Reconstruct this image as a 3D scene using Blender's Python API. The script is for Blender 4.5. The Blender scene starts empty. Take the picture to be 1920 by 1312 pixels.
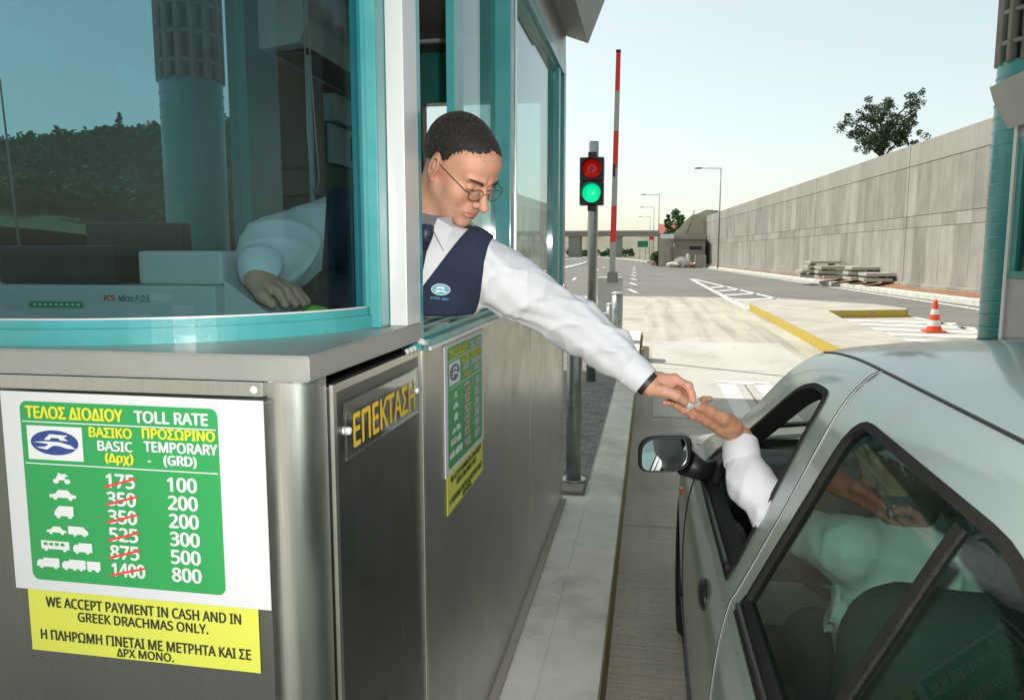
import bpy, bmesh, math, random
import numpy as np
from mathutils import Vector, Matrix
from mathutils.geometry import delaunay_2d_cdt
R = math.radians
rng = random.Random(7)
S = bpy.context.scene
COL = S.collection

# ------------------------------------------------------------------ camera, sky, sun, exposure
cam = bpy.data.cameras.new('camera')
cam.sensor_width = 36.0
cam.lens = 1450 / 1920 * 36
cam.clip_start, cam.clip_end = 0.05, 5000
camo = bpy.data.objects.new('camera', cam)
camo.location = (0, 0, 1.65)
camo.rotation_euler = (R(90 - 7.115), 0, R(10.089))
COL.objects.link(camo)
S.camera = camo

SUN_EL, SUN_AZ = 57.0, -58.0          # azimuth from +Y, negative = towards -X
w = bpy.data.worlds.new('World'); S.world = w; w.use_nodes = True
nt = w.node_tree
sky = nt.nodes.new('ShaderNodeTexSky'); sky.sky_type = 'NISHITA'
sky.sun_disc = False
sky.sun_elevation = R(SUN_EL); sky.sun_rotation = R(SUN_AZ)
sky.air_density = 1.0; sky.dust_density = 1.5; sky.ozone_density = .5
bg = nt.nodes['Background']; bg.inputs[1].default_value = 0.15
hs = nt.nodes.new('ShaderNodeHueSaturation'); hs.inputs['Saturation'].default_value = .8
tn = nt.nodes.new('ShaderNodeMixRGB'); tn.blend_type = 'MULTIPLY'; tn.inputs[0].default_value = 1; tn.inputs[2].default_value = (1.06, 1.08, .97, 1)
gm = nt.nodes.new('ShaderNodeGamma'); gm.inputs[1].default_value = .62      # thin haze evens the sky out
nt.links.new(sky.outputs[0], gm.inputs[0]); nt.links.new(gm.outputs[0], hs.inputs['Color']); nt.links.new(hs.outputs[0], tn.inputs[1]); nt.links.new(tn.outputs[0], bg.inputs[0])
sl = bpy.data.lights.new('sun', 'SUN'); sl.energy = 2.0; sl.angle = R(0.5); sl.color = (1, .955, .88)
slo = bpy.data.objects.new('sun', sl); COL.objects.link(slo)
sd = Vector((math.sin(R(SUN_AZ)) * math.cos(R(SUN_EL)), math.cos(R(SUN_AZ)) * math.cos(R(SUN_EL)), math.sin(R(SUN_EL))))
slo.rotation_euler = sd.to_track_quat('Z', 'Y').to_euler()
slo.location = (-20, 30, 60)
S.view_settings.view_transform = 'Standard'; S.view_settings.look = 'None'
S.view_settings.exposure = 1.2; S.view_settings.gamma = 1.0

# the photographer's flash: its burst shows in the curved booth window, a hand's breadth above the lens
fl = bpy.data.lights.new('camera_flash', 'AREA'); fl.shape = 'ELLIPSE'; fl.size = .022; fl.size_y = .015; fl.energy = 14; fl.color = (1, .97, .93)
flo = bpy.data.objects.new('camera_flash', fl); COL.objects.link(flo)
flo.location = (.03, .02, 1.77); flo.rotation_euler = (R(74), 0, R(-8))

# ------------------------------------------------------------------ materials
def nodes(m):
    m.use_nodes = True
    t = m.node_tree
    return t, t.nodes, t.links, t.nodes['Principled BSDF']

def lnk(t, a, b): t.links.new(a, b)

def M(name, col, rough=.6, metal=0., var=.12, scale=6., bump=0., bscale=60., stretch=(1, 1, 1), coat=0., rvar=0., spec=.5, dirt=None, dscale=2.5, damt=.5, emit=None, es=0.):
    """principled with noise-varied colour, optional grain bump and a second (dirt) colour in patches"""
    m = bpy.data.materials.new(name)
    t, n, l, p = nodes(m)
    tc = n.new('ShaderNodeTexCoord'); mp = n.new('ShaderNodeMapping'); mp.inputs['Scale'].default_value = stretch
    lnk(t, tc.outputs['Object'], mp.inputs[0])
    nz = n.new('ShaderNodeTexNoise'); nz.inputs['Scale'].default_value = scale; nz.inputs['Detail'].default_value = 6; nz.inputs['Roughness'].default_value = .65
    lnk(t, mp.outputs[0], nz.inputs[0])
    rp = n.new('ShaderNodeValToRGB')
    c = Vector(col)
    lo, hi = c * (1 - var), c * (1 + var)
    rp.color_ramp.elements[0].position = .3; rp.color_ramp.elements[1].position = .7
    rp.color_ramp.elements[0].color = (*lo, 1); rp.color_ramp.elements[1].color = (*[min(1, x) for x in hi], 1)
    lnk(t, nz.outputs[0], rp.inputs[0])
    out = rp.outputs[0]
    if dirt:
        n2 = n.new('ShaderNodeTexNoise'); n2.inputs['Scale'].default_value = dscale; n2.inputs['Detail'].default_value = 8; n2.inputs['Roughness'].default_value = .7
        lnk(t, mp.outputs[0], n2.inputs[0])
        r2 = n.new('ShaderNodeValToRGB'); r2.color_ramp.elements[0].position = .48; r2.color_ramp.elements[1].position = .68
        r2.color_ramp.elements[0].color = (0, 0, 0, 1); r2.color_ramp.elements[1].color = (damt, damt, damt, 1)
        lnk(t, n2.outputs[0], r2.inputs[0])
        mx = n.new('ShaderNodeMixRGB'); mx.inputs[2].default_value = (*dirt, 1)
        lnk(t, r2.outputs[0], mx.inputs[0]); lnk(t, out, mx.inputs[1]); out = mx.outputs[0]
    lnk(t, out, p.inputs['Base Color'])
    p.inputs['Roughness'].default_value = rough; p.inputs['Metallic'].default_value = metal
    p.inputs['Specular IOR Level'].default_value = spec
    if coat: p.inputs['Coat Weight'].default_value = coat; p.inputs['Coat Roughness'].default_value = .08
    if rvar:
        mr = n.new('ShaderNodeMapRange'); mr.inputs[3].default_value = rough - rvar; mr.inputs[4].default_value = rough + rvar
        mr.inputs[1].default_value = .3; mr.inputs[2].default_value = .7
        lnk(t, nz.outputs[0], mr.inputs[0]); lnk(t, mr.outputs[0], p.inputs['Roughness'])
    if bump:
        nb = n.new('ShaderNodeTexNoise'); nb.inputs['Scale'].default_value = bscale; nb.inputs['Detail'].default_value = 5
        lnk(t, mp.outputs[0], nb.inputs[0])
        bp = n.new('ShaderNodeBump'); bp.inputs['Strength'].default_value = bump; bp.inputs['Distance'].default_value = .01
        lnk(t, nb.outputs[0], bp.inputs['Height']); lnk(t, bp.outputs[0], p.inputs['Normal'])
    if emit:
        p.inputs['Emission Color'].default_value = (*emit, 1); p.inputs['Emission Strength'].default_value = es
    return m

def glass_mat(name, tint, refl=.04, rough=0., dust=0.):
    m = bpy.data.materials.new(name); m.use_nodes = True
    t = m.node_tree; n = t.nodes; n.clear()
    o = n.new('ShaderNodeOutputMaterial'); tr = n.new('ShaderNodeBsdfTransparent'); tr.inputs[0].default_value = (*tint, 1)
    gl = n.new('ShaderNodeBsdfGlossy'); gl.inputs['Roughness'].default_value = rough; gl.inputs[0].default_value = (.95, 1, .98, 1)
    lw = n.new('ShaderNodeLayerWeight'); lw.inputs[0].default_value = .5
    pw = n.new('ShaderNodeMath'); pw.operation = 'POWER'; pw.inputs[1].default_value = 5; lnk(t, lw.outputs['Facing'], pw.inputs[0])
    ad = n.new('ShaderNodeMath'); ad.operation = 'MULTIPLY_ADD'; ad.use_clamp = True; ad.inputs[1].default_value = .9; ad.inputs[2].default_value = refl; lnk(t, pw.outputs[0], ad.inputs[0])
    mx = n.new('ShaderNodeMixShader'); lnk(t, ad.outputs[0], mx.inputs[0]); lnk(t, tr.outputs[0], mx.inputs[1]); lnk(t, gl.outputs[0], mx.inputs[2])
    last = mx.outputs[0]
    if dust:
        df = n.new('ShaderNodeBsdfDiffuse'); df.inputs[0].default_value = (.45, .42, .36, 1)
        tc = n.new('ShaderNodeTexCoord'); nz = n.new('ShaderNodeTexNoise'); nz.inputs['Scale'].default_value = 260; nz.inputs['Detail'].default_value = 2
        lnk(t, tc.outputs['Object'], nz.inputs[0])
        rp = n.new('ShaderNodeValToRGB'); rp.color_ramp.elements[0].position = .6; rp.color_ramp.elements[1].position = .8
        rp.color_ramp.elements[0].color = (dust * .18,) * 3 + (1,); rp.color_ramp.elements[1].color = (dust,) * 3 + (1,)
        lnk(t, nz.outputs[0], rp.inputs[0])
        m2 = n.new('ShaderNodeMixShader'); lnk(t, rp.outputs[0], m2.inputs[0]); lnk(t, last, m2.inputs[1]); lnk(t, df.outputs[0], m2.inputs[2]); last = m2.outputs[0]
    lnk(t, last, o.inputs[0])
    return m

def steel(name, col=(.50, .49, .46), rough=.33, axis='z', scr=.25):
    """brushed stainless: fine streaks along one axis, smears and a few scratches"""
    m = bpy.data.materials.new(name); t, n, l, p = nodes(m)
    tc = n.new('ShaderNodeTexCoord')
    st = {'z': (420, 420, 3), 'y': (420, 3, 420), 'x': (3, 420, 420)}[axis]
    mp = n.new('ShaderNodeMapping'); mp.inputs['Scale'].default_value = st; lnk(t, tc.outputs['Object'], mp.inputs[0])
    nz = n.new('ShaderNodeTexNoise'); nz.inputs['Scale'].default_value = 1.5; nz.inputs['Detail'].default_value = 3; lnk(t, mp.outputs[0], nz.inputs[0])
    n2 = n.new('ShaderNodeTexNoise'); n2.inputs['Scale'].default_value = 3.2; n2.inputs['Detail'].default_value = 8; n2.inputs['Roughness'].default_value = .7; lnk(t, tc.outputs['Object'], n2.inputs[0])
    # scratches: stretched, thresholded noise
    m3 = n.new('ShaderNodeMapping'); m3.inputs['Scale'].default_value = (90, 60, 4); m3.inputs['Rotation'].default_value = (.2, .1, .3); lnk(t, tc.outputs['Object'], m3.inputs[0])
    n3 = n.new('ShaderNodeTexNoise'); n3.inputs['Scale'].default_value = 1.; n3.inputs['Detail'].default_value = 1; lnk(t, m3.outputs[0], n3.inputs[0])
    r3 = n.new('ShaderNodeValToRGB'); r3.color_ramp.elements[0].position = .72; r3.color_ramp.elements[1].position = .78; r3.color_ramp.elements[1].color = (scr,) * 3 + (1,); lnk(t, n3.outputs[0], r3.inputs[0])
    mr = n.new('ShaderNodeMapRange'); mr.inputs[1].default_value = .3; mr.inputs[2].default_value = .7; mr.inputs[3].default_value = rough - .06; mr.inputs[4].default_value = rough + .12
    lnk(t, n2.outputs[0], mr.inputs[0]); lnk(t, mr.outputs[0], p.inputs['Roughness'])
    rp = n.new('ShaderNodeValToRGB'); c = Vector(col); rp.color_ramp.elements[0].color = (*(c * .93), 1); rp.color_ramp.elements[1].color = (*(c * 1.06), 1)
    rp.color_ramp.elements[0].position = .3; rp.color_ramp.elements[1].position = .7
    lnk(t, nz.outputs[0], rp.inputs[0])
    mx = n.new('ShaderNodeMixRGB'); mx.inputs[2].default_value = (.75, .74, .7, 1); lnk(t, r3.outputs[0], mx.inputs[0]); lnk(t, rp.outputs[0], mx.inputs[1])
    lnk(t, mx.outputs[0], p.inputs['Base Color'])
    p.inputs['Metallic'].default_value = 1.
    p.inputs['Anisotropic'].default_value = .5
    bp = n.new('ShaderNodeBump'); bp.inputs['Strength'].default_value = .03; bp.inputs['Distance'].default_value = .001
    lnk(t, nz.outputs[0], bp.inputs['Height']); lnk(t, bp.outputs[0], p.inputs['Normal'])
    return m

def concrete_lane():
    m = bpy.data.materials.new('grooved_concrete'); t, n, l, p = nodes(m)
    tc = n.new('ShaderNodeTexCoord')
    mp = n.new('ShaderNodeMapping'); mp.inputs['Scale'].default_value = (1.2, 75, 1); lnk(t, tc.outputs['Object'], mp.inputs[0])
    g = n.new('ShaderNodeTexNoise'); g.inputs['Scale'].default_value = 1; g.inputs['Detail'].default_value = 4; lnk(t, mp.outputs[0], g.inputs[0])
    b = n.new('ShaderNodeTexNoise'); b.inputs['Scale'].default_value = .55; b.inputs['Detail'].default_value = 9; b.inputs['Roughness'].default_value = .62; lnk(t, tc.outputs['Object'], b.inputs[0])
    f = n.new('ShaderNodeTexNoise'); f.inputs['Scale'].default_value = 160; f.inputs['Detail'].default_value = 3; lnk(t, tc.outputs['Object'], f.inputs[0])
    rp = n.new('ShaderNodeValToRGB')
    rp.color_ramp.elements[0].position = .3; rp.color_ramp.elements[0].color = (.38, .355, .28, 1)
    rp.color_ramp.elements[1].position = .72; rp.color_ramp.elements[1].color = (.53, .50, .41, 1)
    lnk(t, b.outputs[0], rp.inputs[0])
    mx = n.new('ShaderNodeMixRGB'); mx.blend_type = 'OVERLAY'; mx.inputs[0].default_value = .55; lnk(t, rp.outputs[0], mx.inputs[1]); lnk(t, g.outputs[0], mx.inputs[2])
    m2 = n.new('ShaderNodeMixRGB'); m2.blend_type = 'OVERLAY'; m2.inputs[0].default_value = .6; lnk(t, mx.outputs[0], m2.inputs[1]); lnk(t, f.outputs[0], m2.inputs[2])
    # long dark stains along the wheel tracks
    m4 = n.new('ShaderNodeMapping'); m4.inputs['Scale'].default_value = (2.2, .12, 1); lnk(t, tc.outputs['Object'], m4.inputs[0])
    s = n.new('ShaderNodeTexNoise'); s.inputs['Scale'].default_value = 1.3; s.inputs['Detail'].default_value = 5; lnk(t, m4.outputs[0], s.inputs[0])
    r4 = n.new('ShaderNodeValToRGB'); r4.color_ramp.elements[0].position = .44; r4.color_ramp.elements[1].position = .72; r4.color_ramp.elements[1].color = (.7,) * 3 + (1,); lnk(t, s.outputs[0], r4.inputs[0])
    m5 = n.new('ShaderNodeMixRGB'); m5.inputs[2].default_value = (.2, .18, .15, 1); lnk(t, r4.outputs[0], m5.inputs[0]); lnk(t, m2.outputs[0], m5.inputs[1])
    lnk(t, m5.outputs[0], p.inputs['Base Color']); p.inputs['Roughness'].default_value = .85
    bp = n.new('ShaderNodeBump'); bp.inputs['Strength'].default_value = .5; bp.inputs['Distance'].default_value = .006
    lnk(t, g.outputs[0], bp.inputs['Height']); lnk(t, bp.outputs[0], p.inputs['Normal'])
    return m

def wall_mat():
    """board-marked concrete: vertical shuttering boards of varied tone, joints and stains (local x runs along the wall)"""
    m = bpy.data.materials.new('board_marked_concrete'); t, n, l, p = nodes(m)
    tc = n.new('ShaderNodeTexCoord'); sp = n.new('ShaderNodeSeparateXYZ'); lnk(t, tc.outputs['Object'], sp.inputs[0])
    def math_(op, a, b=None):
        q = n.new('ShaderNodeMath'); q.operation = op
        (lnk(t, a, q.inputs[0]) if hasattr(a, 'is_linked') else setattr(q.inputs[0], 'default_value', a))
        if b is not None: (lnk(t, b, q.inputs[1]) if hasattr(b, 'is_linked') else setattr(q.inputs[1], 'default_value', b))
        return q.outputs[0]
    bx = math_('FLOOR', math_('DIVIDE', sp.outputs[0], 1.25))
    lift = math_('ADD', math_('GREATER_THAN', sp.outputs[2], 3.2), math_('GREATER_THAN', sp.outputs[2], 2.72))
    key = math_('ADD', bx, math_('MULTIPLY', lift, 17.3))
    wn = n.new('ShaderNodeTexWhiteNoise'); wn.noise_dimensions = '1D'; lnk(t, key, wn.inputs['W'])
    nz = n.new('ShaderNodeTexNoise'); nz.inputs['Scale'].default_value = .9; nz.inputs['Detail'].default_value = 10; nz.inputs['Roughness'].default_value = .68
    mp = n.new('ShaderNodeMapping'); mp.inputs['Scale'].default_value = (1.4, 1, .5); lnk(t, tc.outputs['Object'], mp.inputs[0]); lnk(t, mp.outputs[0], nz.inputs[0])
    mixv = math_('ADD', math_('MULTIPLY', wn.outputs[0], .30), math_('MULTIPLY', nz.outputs[0], 1.0))
    rp = n.new('ShaderNodeValToRGB')
    rp.color_ramp.elements[0].position = .3; rp.color_ramp.elements[0].color = (.19, .182, .155, 1)
    rp.color_ramp.elements[1].position = .95; rp.color_ramp.elements[1].color = (.45, .432, .375, 1)
    top = math_('GREATER_THAN', sp.outputs[2], 5.28)
    lnk(t, math_('ADD', math_('MULTIPLY', mixv, math_('SUBTRACT', 1., math_('MULTIPLY', top, .45))), math_('MULTIPLY', top, .36)), rp.inputs[0])
    # streaks of dirt running down
    mp2 = n.new('ShaderNodeMapping'); mp2.inputs['Scale'].default_value = (7, 1, .25); lnk(t, tc.outputs['Object'], mp2.inputs[0])
    s = n.new('ShaderNodeTexNoise'); s.inputs['Scale'].default_value = 1; s.inputs['Detail'].default_value = 5; lnk(t, mp2.outputs[0], s.inputs[0])
    r2 = n.new('ShaderNodeValToRGB'); r2.color_ramp.elements[0].position = .5; r2.color_ramp.elements[1].position = .85; r2.color_ramp.elements[1].color = (.24,) * 3 + (1,); lnk(t, s.outputs[0], r2.inputs[0])
    mx = n.new('ShaderNodeMixRGB'); mx.inputs[2].default_value = (.11, .10, .085, 1); lnk(t, r2.outputs[0], mx.inputs[0]); lnk(t, rp.outputs[0], mx.inputs[1])
    # board seams
    fr = math_('FRACT', math_('DIVIDE', sp.outputs[0], 1.25))
    seam = math_('MULTIPLY', math_('LESS_THAN', fr, .03), math_('SUBTRACT', 1., top))
    m3 = n.new('ShaderNodeMixRGB'); m3.inputs[2].default_value = (.13, .12, .10, 1); lnk(t, math_('MULTIPLY', seam, .55), m3.inputs[0]); lnk(t, mx.outputs[0], m3.inputs[1])
    lnk(t, m3.outputs[0], p.inputs['Base Color']); p.inputs['Roughness'].default_value = .9
    bp = n.new('ShaderNodeBump'); bp.inputs['Strength'].default_value = .3; bp.inputs['Distance'].default_value = .03
    lnk(t, nz.outputs[0], bp.inputs['Height']); lnk(t, bp.outputs[0], p.inputs['Normal'])
    return m

def paving_mat():
    m = bpy.data.materials.new('brick_paving'); t, n, l, p = nodes(m)
    tc = n.new('ShaderNodeTexCoord')
    b = n.new('ShaderNodeTexBrick'); b.inputs['Scale'].default_value = 4.6; b.inputs['Mortar Size'].default_value = .012
    b.inputs['Color1'].default_value = (.17, .165, .15, 1); b.inputs['Color2'].default_value = (.24, .23, .21, 1); b.inputs['Mortar'].default_value = (.05, .05, .045, 1)
    lnk(t, tc.outputs['Object'], b.inputs[0])
    nz = n.new('ShaderNodeTexNoise'); nz.inputs['Scale'].default_value = 12; nz.inputs['Detail'].default_value = 6; lnk(t, tc.outputs['Object'], nz.inputs[0])
    mx = n.new('ShaderNodeMixRGB'); mx.blend_type = 'OVERLAY'; mx.inputs[0].default_value = .6; lnk(t, b.outputs[0], mx.inputs[1]); lnk(t, nz.outputs[0], mx.inputs[2])
    lnk(t, mx.outputs[0], p.inputs['Base Color']); p.inputs['Roughness'].default_value = .85
    bp = n.new('ShaderNodeBump'); bp.inputs['Strength'].default_value = .6; bp.inputs['Distance'].default_value = .004; bp.invert = True
    lnk(t, b.outputs['Fac'], bp.inputs['Height']); lnk(t, bp.outputs[0], p.inputs['Normal'])
    return m

TEAL = (.045, .26, .26)
MT = dict(
    steel=steel('brushed_steel', (.50, .50, .47), .31, 'z', .4), steel_dark=steel('dull_steel', (.19, .195, .187), .36, 'z', .4), steel_edge=steel('bright_steel_edge', (.68, .67, .64), .28),
    ledge=M('ledge_metal', (.40, .39, .37), .42, .75, .05, 14, rvar=.06, bump=.05, bscale=300, dirt=(.34, .38, .36), dscale=5, damt=.35),
    galv=M('galvanised', (.42, .44, .43), .42, .85, .22, 22, rvar=.1, dirt=(.25, .26, .25), dscale=9),
    teal=M('teal_paint', TEAL, .34, .0, .08, 9, coat=.2, rvar=.08, bump=.04, bscale=160, dirt=(.10, .30, .29), dscale=11, damt=.35), teal_dark=M('teal_paint_dull', (.02, .21, .19), .35, 0, .15, 7, dirt=(.10, .2, .18), dscale=4, damt=.35),
    armwhite=M('arm_grey_white', (.40, .40, .37), .5, 0, .08, 5), alu=M('white_aluminium', (.58, .575, .57), .35, .15, .04, 8), white=M('white_paint', (.78, .78, .76), .45, 0, .05, 6),
    grey=M('grey_paint', (.34, .34, .32), .5, 0, .08, 6, dirt=(.22, .21, .19), dscale=3, damt=.4), greyl=M('light_grey_plastic', (.5, .51, .5), .45, 0, .05, 6),
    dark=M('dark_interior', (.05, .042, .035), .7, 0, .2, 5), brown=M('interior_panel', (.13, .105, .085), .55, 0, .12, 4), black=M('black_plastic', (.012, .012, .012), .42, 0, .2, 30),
    rubber=M('dusty_rubber', (.007, .0065, .006), .7, 0, .4, 45, bump=.12, bscale=500, dirt=(.10, .085, .06), dscale=260, damt=.16, spec=.3),
    asphalt=M('asphalt', (.155, .147, .125), .9, 0, .18, .35, bump=.35, bscale=140, dirt=(.21, .20, .175), dscale=.15, damt=.7),
    lane=concrete_lane(), kerb=M('kerb_concrete', (.68, .67, .58), .85, 0, .12, 3.5, bump=.25, bscale=90, dirt=(.42, .41, .35), dscale=2.2, damt=.85),
    island=M('island_concrete', (.44, .41, .34), .9, 0, .16, 1.2, bump=.25, bscale=60, dirt=(.30, .27, .215), dscale=.8, damt=.75),
    patch=M('patched_concrete', (.50, .49, .44), .85, 0, .1, 2.2, bump=.2, bscale=90, dirt=(.33, .31, .26), dscale=1.1, damt=.85, stretch=(1, .4, 1)),
    pave=paving_mat(), paint=M('road_paint', (.74, .73, .68), .7, 0, .06, 3, bump=.15, bscale=120, dirt=(.45, .43, .37), dscale=3.5, damt=.45),
    yellow=M('yellow_kerb_paint', (.55, .39, .045), .75, 0, .12, 4, dirt=(.3, .26, .17), dscale=4, damt=.8), yellow_worn=M('worn_yellow_kerb', (.30, .25, .09), .85, 0, .25, 6, dirt=(.17, .155, .11), dscale=5, damt=.9),
    soil=M('red_soil', (.26, .13, .065), .95, 0, .35, 3, bump=.8, bscale=14), earth=M('dry_earth', (.22, .20, .14), .95, 0, .3, .06, bump=.5, bscale=2, dirt=(.10, .12, .045), dscale=.03, damt=.8),
    wall=wall_mat(), conc=M('concrete', (.34, .315, .26), .9, 0, .15, 1.3, bump=.3, bscale=20, dirt=(.2, .185, .155), dscale=.9, damt=.6),
    sprayed=M('sprayed_concrete', (.42, .39, .31), .95, 0, .18, 1.1, bump=.8, bscale=4, dirt=(.3, .27, .21), dscale=.6, damt=.6),
    slab=M('precast_slab', (.44, .42, .36), .9, 0, .15, 3, bump=.3, bscale=30, dirt=(.28, .26, .2), dscale=3, damt=.6), wood=M('weathered_wood', (.22, .17, .10), .85, 0, .3, 5, stretch=(1, 1, .15), bump=.3, bscale=40),
    bark=M('bark', (.07, .05, .035), .95, 0, .3, 6, bump=.6, bscale=20), leaf=M('leaf', (.045, .085, .03), .6, 0, .45, 1.1), leaf2=M('leaf_dark', (.045, .105, .035), .9, 0, .5, .12, spec=.1), leaf3=M('leaf_fresh', (.07, .14, .03), .6, 0, .4, .8),
    red=M('red_reflective', (.72, .025, .015), .4, 0, .05, 8), orange=M('orange_cone', (.80, .085, .02), .5, 0, .08, 8), conewhite=M('cone_white', (.78, .77, .75), .5, 0, .05, 8),
    tile=M('roof_tile', (.42, .12, .07), .8, 0, .25, 2), bag=M('woven_bag', (.62, .58, .52), .8, 0, .15, 6, bump=.5, bscale=25), green=M('motorway_green', (.01, .22, .10), .5, 0, .05, 4),
    teal_pale=M('weathered_teal', (.10, .105, .085), .5, 0, .12, 4, dirt=(.13, .14, .12), dscale=2, damt=.4),
    cabinet=M('cabinet_grey', (.52, .52, .48), .5, 0, .06, 5, dirt=(.36, .35, .31), dscale=4, damt=.4),
    hillside=M('scrub_hillside', (.03, .06, .02), .95, 0, .4, .08, bump=.5, bscale=1),
    canopy=M('canopy_sheet', (.66, .67, .65), .6, 0, .06, .8), paper=M('white_sheet', (.56, .56, .56), .5, 0, .02, 5), sgreen=M('sign_green', (.02, .27, .07), .45, 0, .03, 6),
    syellow=M('notice_yellow', (.56, .57, .07), .55, 0, .03, 6), tyellow=M('letter_yellow', (.66, .60, .03), .5, 0, .03, 6), twhite=M('letter_white', (.62, .63, .61), .5, 0, .02, 6), tblack=M('letter_black', (.03, .028, .02), .5, 0, .05, 6), tred=M('strike_red', (.72, .03, .03), .5, 0, .05, 6), tblue=M('emblem_blue', (.018, .045, .20), .45, 0, .05, 6),
    stencil=M('stencil_yellow', (.62, .40, .02), .5, 0, .08, 9, dirt=(.4, .3, .1), dscale=20, damt=.5),
    perspex=glass_mat('clear_perspex', (.90, .90, .88), .10, .05, dust=.10), glass=glass_mat('tinted_glass', (.615, .735, .755), .028), carglass=glass_mat('green_car_glass', (.38, .56, .49), .032, dust=.016), clear=glass_mat('clear_glass', (.88, .92, .9), .04),
    lens=glass_mat('spectacle_lens', (.95, .96, .95), .04),
    car=M('silver_green_paint', (.33, .40, .365), .36, .40, .04, 3, coat=.7, rvar=.05, dirt=(.34, .345, .30), dscale=5, damt=.5, stretch=(1, 1, 1)),
    tyre=M('tyre_rubber', (.02, .02, .02), .85, 0, .25, 20, bump=.4, bscale=80), rim=M('steel_rim', (.40, .41, .41), .35, .7, .1, 9),
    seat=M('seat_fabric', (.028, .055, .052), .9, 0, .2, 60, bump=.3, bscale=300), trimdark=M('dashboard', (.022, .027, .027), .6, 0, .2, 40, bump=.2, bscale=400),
    mirror=M('mirror_silver', (.82, .84, .84), .02, 1, 0, 1), amber=M('amber_lens', (.65, .10, .015), .25, 0, .05, 9),
    skin=M('skin', (.56, .285, .185), .50, 0, .14, 34, bump=.22, bscale=620, dirt=(.56, .19, .13), dscale=17, damt=.5), skin2=M('skin_tanned', (.44, .215, .12), .52, 0, .18, 40, bump=.3, bscale=420, dirt=(.47, .165, .105), dscale=22, damt=.55),
    lips=M('lip', (.47, .185, .135), .4, 0, .08, 60), hair=M('black_hair', (.009, .007, .0055), .6, 0, .4, 120), hair4=M('hair_fade', (.075, .043, .030), .7, 0, .35, 200), hair5=M('hair_fade_thin', (.22, .115, .078), .6, 0, .3, 200), hair3=M('brow_hair', (.045, .028, .018), .7, 0, .3, 90), hair2=M('dark_hair_tips', (.060, .043, .030), .4, 0, .6, 90), stubble=M('stubbled_skin', (.51, .268, .178), .55, 0, .14, 90, bump=.15, bscale=700), eye=M('eye_white', (.7, .66, .62), .2, 0, .05, 20), iris=M('iris_brown', (.04, .02, .01), .15, 0, .1, 40),
    vest=M('navy_knit', (.013, .020, .047), .9, 0, .15, 90, bump=.35, bscale=420), shirt=M('white_shirt', (.60, .595, .61), .75, 0, .03, 5, bump=.12, bscale=800), tie=M('dark_tie', (.012, .016, .04), .5, 0, .3, 60, dirt=(.15, .2, .3), dscale=120, damt=.3), trousers=M('dark_trousers', (.03, .03, .04), .85, 0, .2, 30),
    badge=M('badge_blue', (.08, .33, .42), .6, 0, .1, 80), wire=M('spectacle_wire', (.12, .11, .10), .3, .9, .05, 9), strap=M('watch_strap', (.015, .013, .012), .5, 0, .2, 60), gold=M('brass', (.6, .45, .2), .3, 1, .05, 9),
    lime=M('lime_cloth', (.35, .75, .05), .7, 0, .08, 20), screen=M('dark_screen', (.01, .012, .014), .5, 0, .1, 5), machine=M('machine_beige', (.46, .47, .45), .45, 0, .05, 7),
    tl_red=M('red_signal_lens', (.35, .01, .01), .2, 0, .3, 30, emit=(1, .01, .005), es=.10), tl_green=M('green_signal_lens', (.02, .5, .25), .2, 0, .3, 40, emit=(.0, .85, .38), es=.38), tl_core=M('lamp_core', (.25, .12, .12), .15, 0, .1, 10),
    lampgrey=M('lamp_grey', (.22, .22, .20), .5, .4, .1, 5), sand=M('rubble', (.45, .33, .26), .95, 0, .4, 2.5, bump=.6, bscale=10), cabyellow=M('cab_yellow', (.7, .45, .02), .4, 0, .05, 4),
)

# ------------------------------------------------------------------ object helpers
def link(name, mesh, parent=None):
    o = bpy.data.objects.new(name, mesh); COL.objects.link(o)
    if parent: o.parent = parent
    return o

def tag(o, label=None, cat=None, group=None, kind=None):
    if label: o['label'] = label
    if cat: o['category'] = cat
    if group: o['group'] = group
    if kind: o['kind'] = kind
    return o

def thing(name, label, cat, loc=(0, 0, 0), group=None):
    o = bpy.data.objects.new(name, None); o.empty_display_size = .1; o.location = loc; COL.objects.link(o)
    return tag(o, label, cat, group)

def copy_tree(o, parent=None):
    c = o.copy(); COL.objects.link(c)
    if parent: c.parent = parent
    for ch in [x for x in o.children]: copy_tree(ch, c)
    return c

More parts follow.
